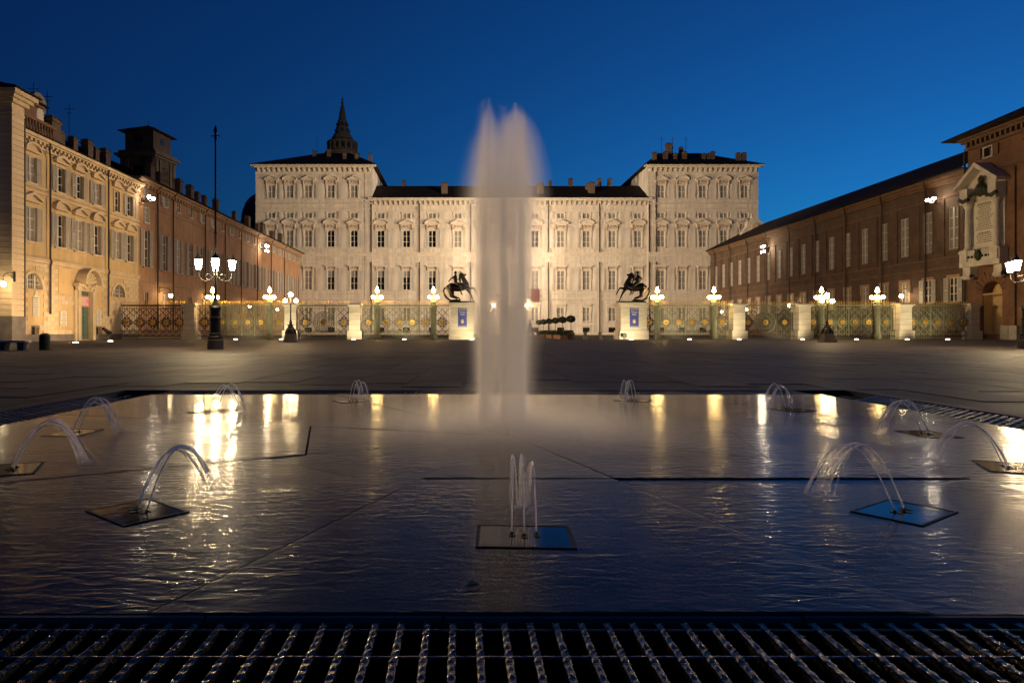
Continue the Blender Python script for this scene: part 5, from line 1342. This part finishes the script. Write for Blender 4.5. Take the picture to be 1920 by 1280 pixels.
flood(RX, 116.2, zf, -1, 4, 'bright floodlight cluster on the brick wall lighting the palace', [((-35, PD, 19), PW_PALACE, 58, .8), ((6, PD, 20), PW_PALACE*.05, 66, .9)])
flood(LX-.25, 72.6, 14.6, 1, 2, 'pair of floodlights where salmon and pale buildings meet', [((JX, JY, 1.45), PW_PIAZZA*1.7, 3.3, .45), ((38, PD, 20), PW_PALACE*1.65, 46, .8), ((52, 74, 7), PW_PIAZZA*2.3, 60, .9)])  # first aim is a narrow spot added only to brighten the central jet
flood(RX, 74.6, 14.8, -1, 2, 'pair of floodlights near the brick tower', [((JX, JY, 1.45), PW_PIAZZA*1.7, 3.3, .45), ((-18, PD, 20), PW_PALACE*1.65, 46, .8), ((-34, 58, 9), PW_PIAZZA*6.2, 26, .8), ((-34, 96, 10), PW_PIAZZA*2.0, 44, .9)])  # jet aim again an added narrow beam, lighting the plume alone

# ------------------------------------------------------------------ topiary, hedges, bicycle, street things
def leafy(c, r, n, seed, size=.06, sz_=1):
    rg = random.Random(seed); m = MB()
    for k in range(n):
        v = Vector((rg.gauss(0, 1), rg.gauss(0, 1), rg.gauss(0, 1))).normalized()*r*(rg.uniform(.75, 1.05))
        p = Vector(c)+Vector((v.x, v.y, v.z*sz_)); u = Vector((rg.uniform(-1, 1), rg.uniform(-1, 1), rg.uniform(-1, 1))).normalized(); w_ = u.orthogonal().normalized()
        m.quad(tuple(p-u*size), tuple(p+w_*size*.5), tuple(p+u*size), tuple(p-w_*size*.5))
    return m
tp = thing('topiary_ball', '', 'tree', (0, 0, 0), 0, 'clipped topiary balls in the courtyard')
leafy((0, 0, 2.0), .43, 900, 1, .07, .78).build('crown', 'leaf', tp)
MB().tube([(0, 0, .55), (.01, 0, 1.1), (0, .01, 1.75)], [.035, .03, .028], 6).build('trunk', 'chimney', tp)
MB().lathe([(.24, 0), (.3, .08), (.34, .5), (.4, .54), (.4, .62), (.33, .62)], 14).build('tub', 'terracotta', tp)
for k in range(6):
    y = 67+5.6*k; x = 10.65
    lb = 'clipped ball tree in a tub in the gateway, ' + ('nearest the railing', 'second from the railing', 'third from the railing', 'fourth from the railing', 'fifth from the railing', 'deepest in the courtyard')[k]
    if k == 0: tp.location = (x, y, 0); tp['label'] = lb
    else: copy_thing(tp, (x, y, 0), lb)
t = thing('cone_shrub', 'small dark cone shrub just right of the central jet', 'shrub', (PX(994, 88), 88, 0))
m = MB(); rg = random.Random(5)
for k in range(700):
    h = rg.random(); a = rg.uniform(0, 6.283); r_ = .55*(1-h)*rg.uniform(.7, 1.05); p = Vector((r_*math.cos(a), r_*math.sin(a), .3+h*1.9)); u = Vector((rg.uniform(-1, 1), rg.uniform(-1, 1), rg.uniform(-1, 1))).normalized()*.08; w_ = u.orthogonal()*.5
    m.quad(tuple(p-u), tuple(p+w_), tuple(p+u), tuple(p-w_))
m.build('crown', 'leaf', t); MB().tube([(0, 0, 0), (0, 0, 1.2)], .04, 6).build('trunk', 'chimney', t)
for k, (ya, yb) in enumerate(((70.2, 75.5), (77, 82), (84, 91))):
    t = thing('hedge_planter', 'low dark hedge box behind the %s topiary ball' % ('first', 'second', 'third')[k], 'hedge', (11.0, (ya+yb)/2, 0), 0, 'low hedges in the courtyard')
    L = (yb-ya)/2; rg = random.Random(k); m = MB()
    for q in range(1500):
        p = Vector((rg.uniform(-.9, .5), rg.uniform(-L, L), rg.uniform(.35, .85)+.04*math.sin(q))); u = Vector((rg.uniform(-1, 1), rg.uniform(-1, 1), rg.uniform(-1, 1))).normalized()*.09; w_ = u.orthogonal()*.5
        m.quad(tuple(p-u), tuple(p+w_), tuple(p+u), tuple(p-w_))
    m.build('foliage', 'leaf', t); MB().box(-.95, .55, -L-.05, L+.05, -.02, .4).build('trough', 'terracotta', t)
for p, lb in ((1097, 'small dark bollard in the gateway, nearer the topiary'), (1125, 'small dark bollard in the gateway, nearer the right pedestal')):
    o = MB().lathe([(.28, -.02), (.28, .06), (.2, .12), (.17, .55), (.2, .6), (.12, .72), (.02, .75)], 14).build('bollard', 'grey_stone', None, (PX(p, 68.5), 68.5, 0)); tag(o, lb, 'bollard', 'bollards in the gateway')
bk = thing('bicycle', 'small red bicycle parked behind the railing left of the left statue', 'bicycle', (gx(752), 69.2, 0))
for s_ in (-.52, .52):
    w_ = MB(); n = 20
    w_.tube([(.33*math.cos(2*math.pi*k/n), 0, .34+.33*math.sin(2*math.pi*k/n)) for k in range(n+1)], .02, 5)
    for k in range(8): w_.tube([(0, 0, .34), (.33*math.cos(k*.785), 0, .34+.33*math.sin(k*.785))], .004, 4)
    w_.build('wheel', 'rubber', bk, (s_, 0, 0))
MB().tube([(-.52, 0, .34), (-.2, 0, .85), (.36, 0, .82), (-.1, 0, .32), (-.2, 0, .85)], .022, 6).tube([(-.52, 0, .34), (-.1, 0, .32)], .018, 6).tube([(.52, 0, .34), (.36, 0, .82), (.33, 0, 1.0)], .022, 6).build('frame', 'bikered', bk)
MB().tube([(.3, -.28, 1.02), (.36, -.12, 1.04), (.36, .12, 1.04), (.3, .28, 1.02)], .016, 6).build('handlebar', 'iron', bk)
MB().tube([(-.38, 0, .94), (-.22, 0, .95), (-.08, 0, .94)], [.08, .07, .03], 8).tube([(-.2, 0, .85), (-.22, 0, .94)], .015, 5).build('saddle', 'rubber', bk)
# bench and bin at left
x, y = PX(26, 29.5), 29.5
t = thing('stone_bench', 'low stone bench at the left edge of the square', 'bench', (x, y, 0))
MB().box(-.7, .62, -.24, .24, .33, .42, .02, .02).build('seat', 'pillar', t)
for s_ in (-.42, .4): MB().box(s_-.12, s_+.12, -.18, .18, -.02, .33, -.03, -.02).build('leg', 'grey_stone', t)
x = PX(84, 29.5)
t = thing('litter_bin', 'dark green round litter bin beside the stone bench', 'litter bin', (x, y, 0))
m = MB().lathe([(.185, .03), (.185, .62)], 20)
for k in range(20): a = 2*math.pi*k/20; m.box(.19*math.cos(a)-.015, .19*math.cos(a)+.015, .19*math.sin(a)-.015, .19*math.sin(a)+.015, -.01, .6)
m.build('body', 'bin', t); MB().lathe([(.205, .6), (.21, .64), (.19, .68), (.12, .73), (.02, .745)], 20).build('lid', 'bin', t); MB().box(-.1, .1, -.205, -.19, .5, .58).build('opening', 'pit', t)
y = 64.5; x = PX(197, y)
t = thing('info_lectern', 'slanted dark information panel beside the pale building', 'sign', (x, y, 0), R(70))
MB().tube([(-.25, 0, -.01), (-.25, 0, .95)], .035, 6).tube([(.25, 0, -.01), (.25, 0, .75)], .035, 6).build('post', 'steel', t)
MB().prism_y([(-.45, .95), (-.4, 1.15), (.5, .72), (.45, .55)], -.35, .35).build('panel', 'iron', t)
x = PX(1889, 64.0)
t = thing('utility_cabinet', 'pale utility cabinet at the foot of the brick tower', 'cabinet', (50.9, 63.3, 0), R(-90))
for s_ in (-.5, .5): MB().box(s_-.46, s_+.46, -.3, .3, .06, 1.25).box(s_-.49, s_+.49, -.33, .33, 1.25, 1.32).box(s_+.3, s_+.34, -.33, -.3, .6, .75).build('door', 'cabinet', t)
MB().box(-1.0, 1.0, -.34, .34, -.02, .06).build('base', 'grey_stone', t)
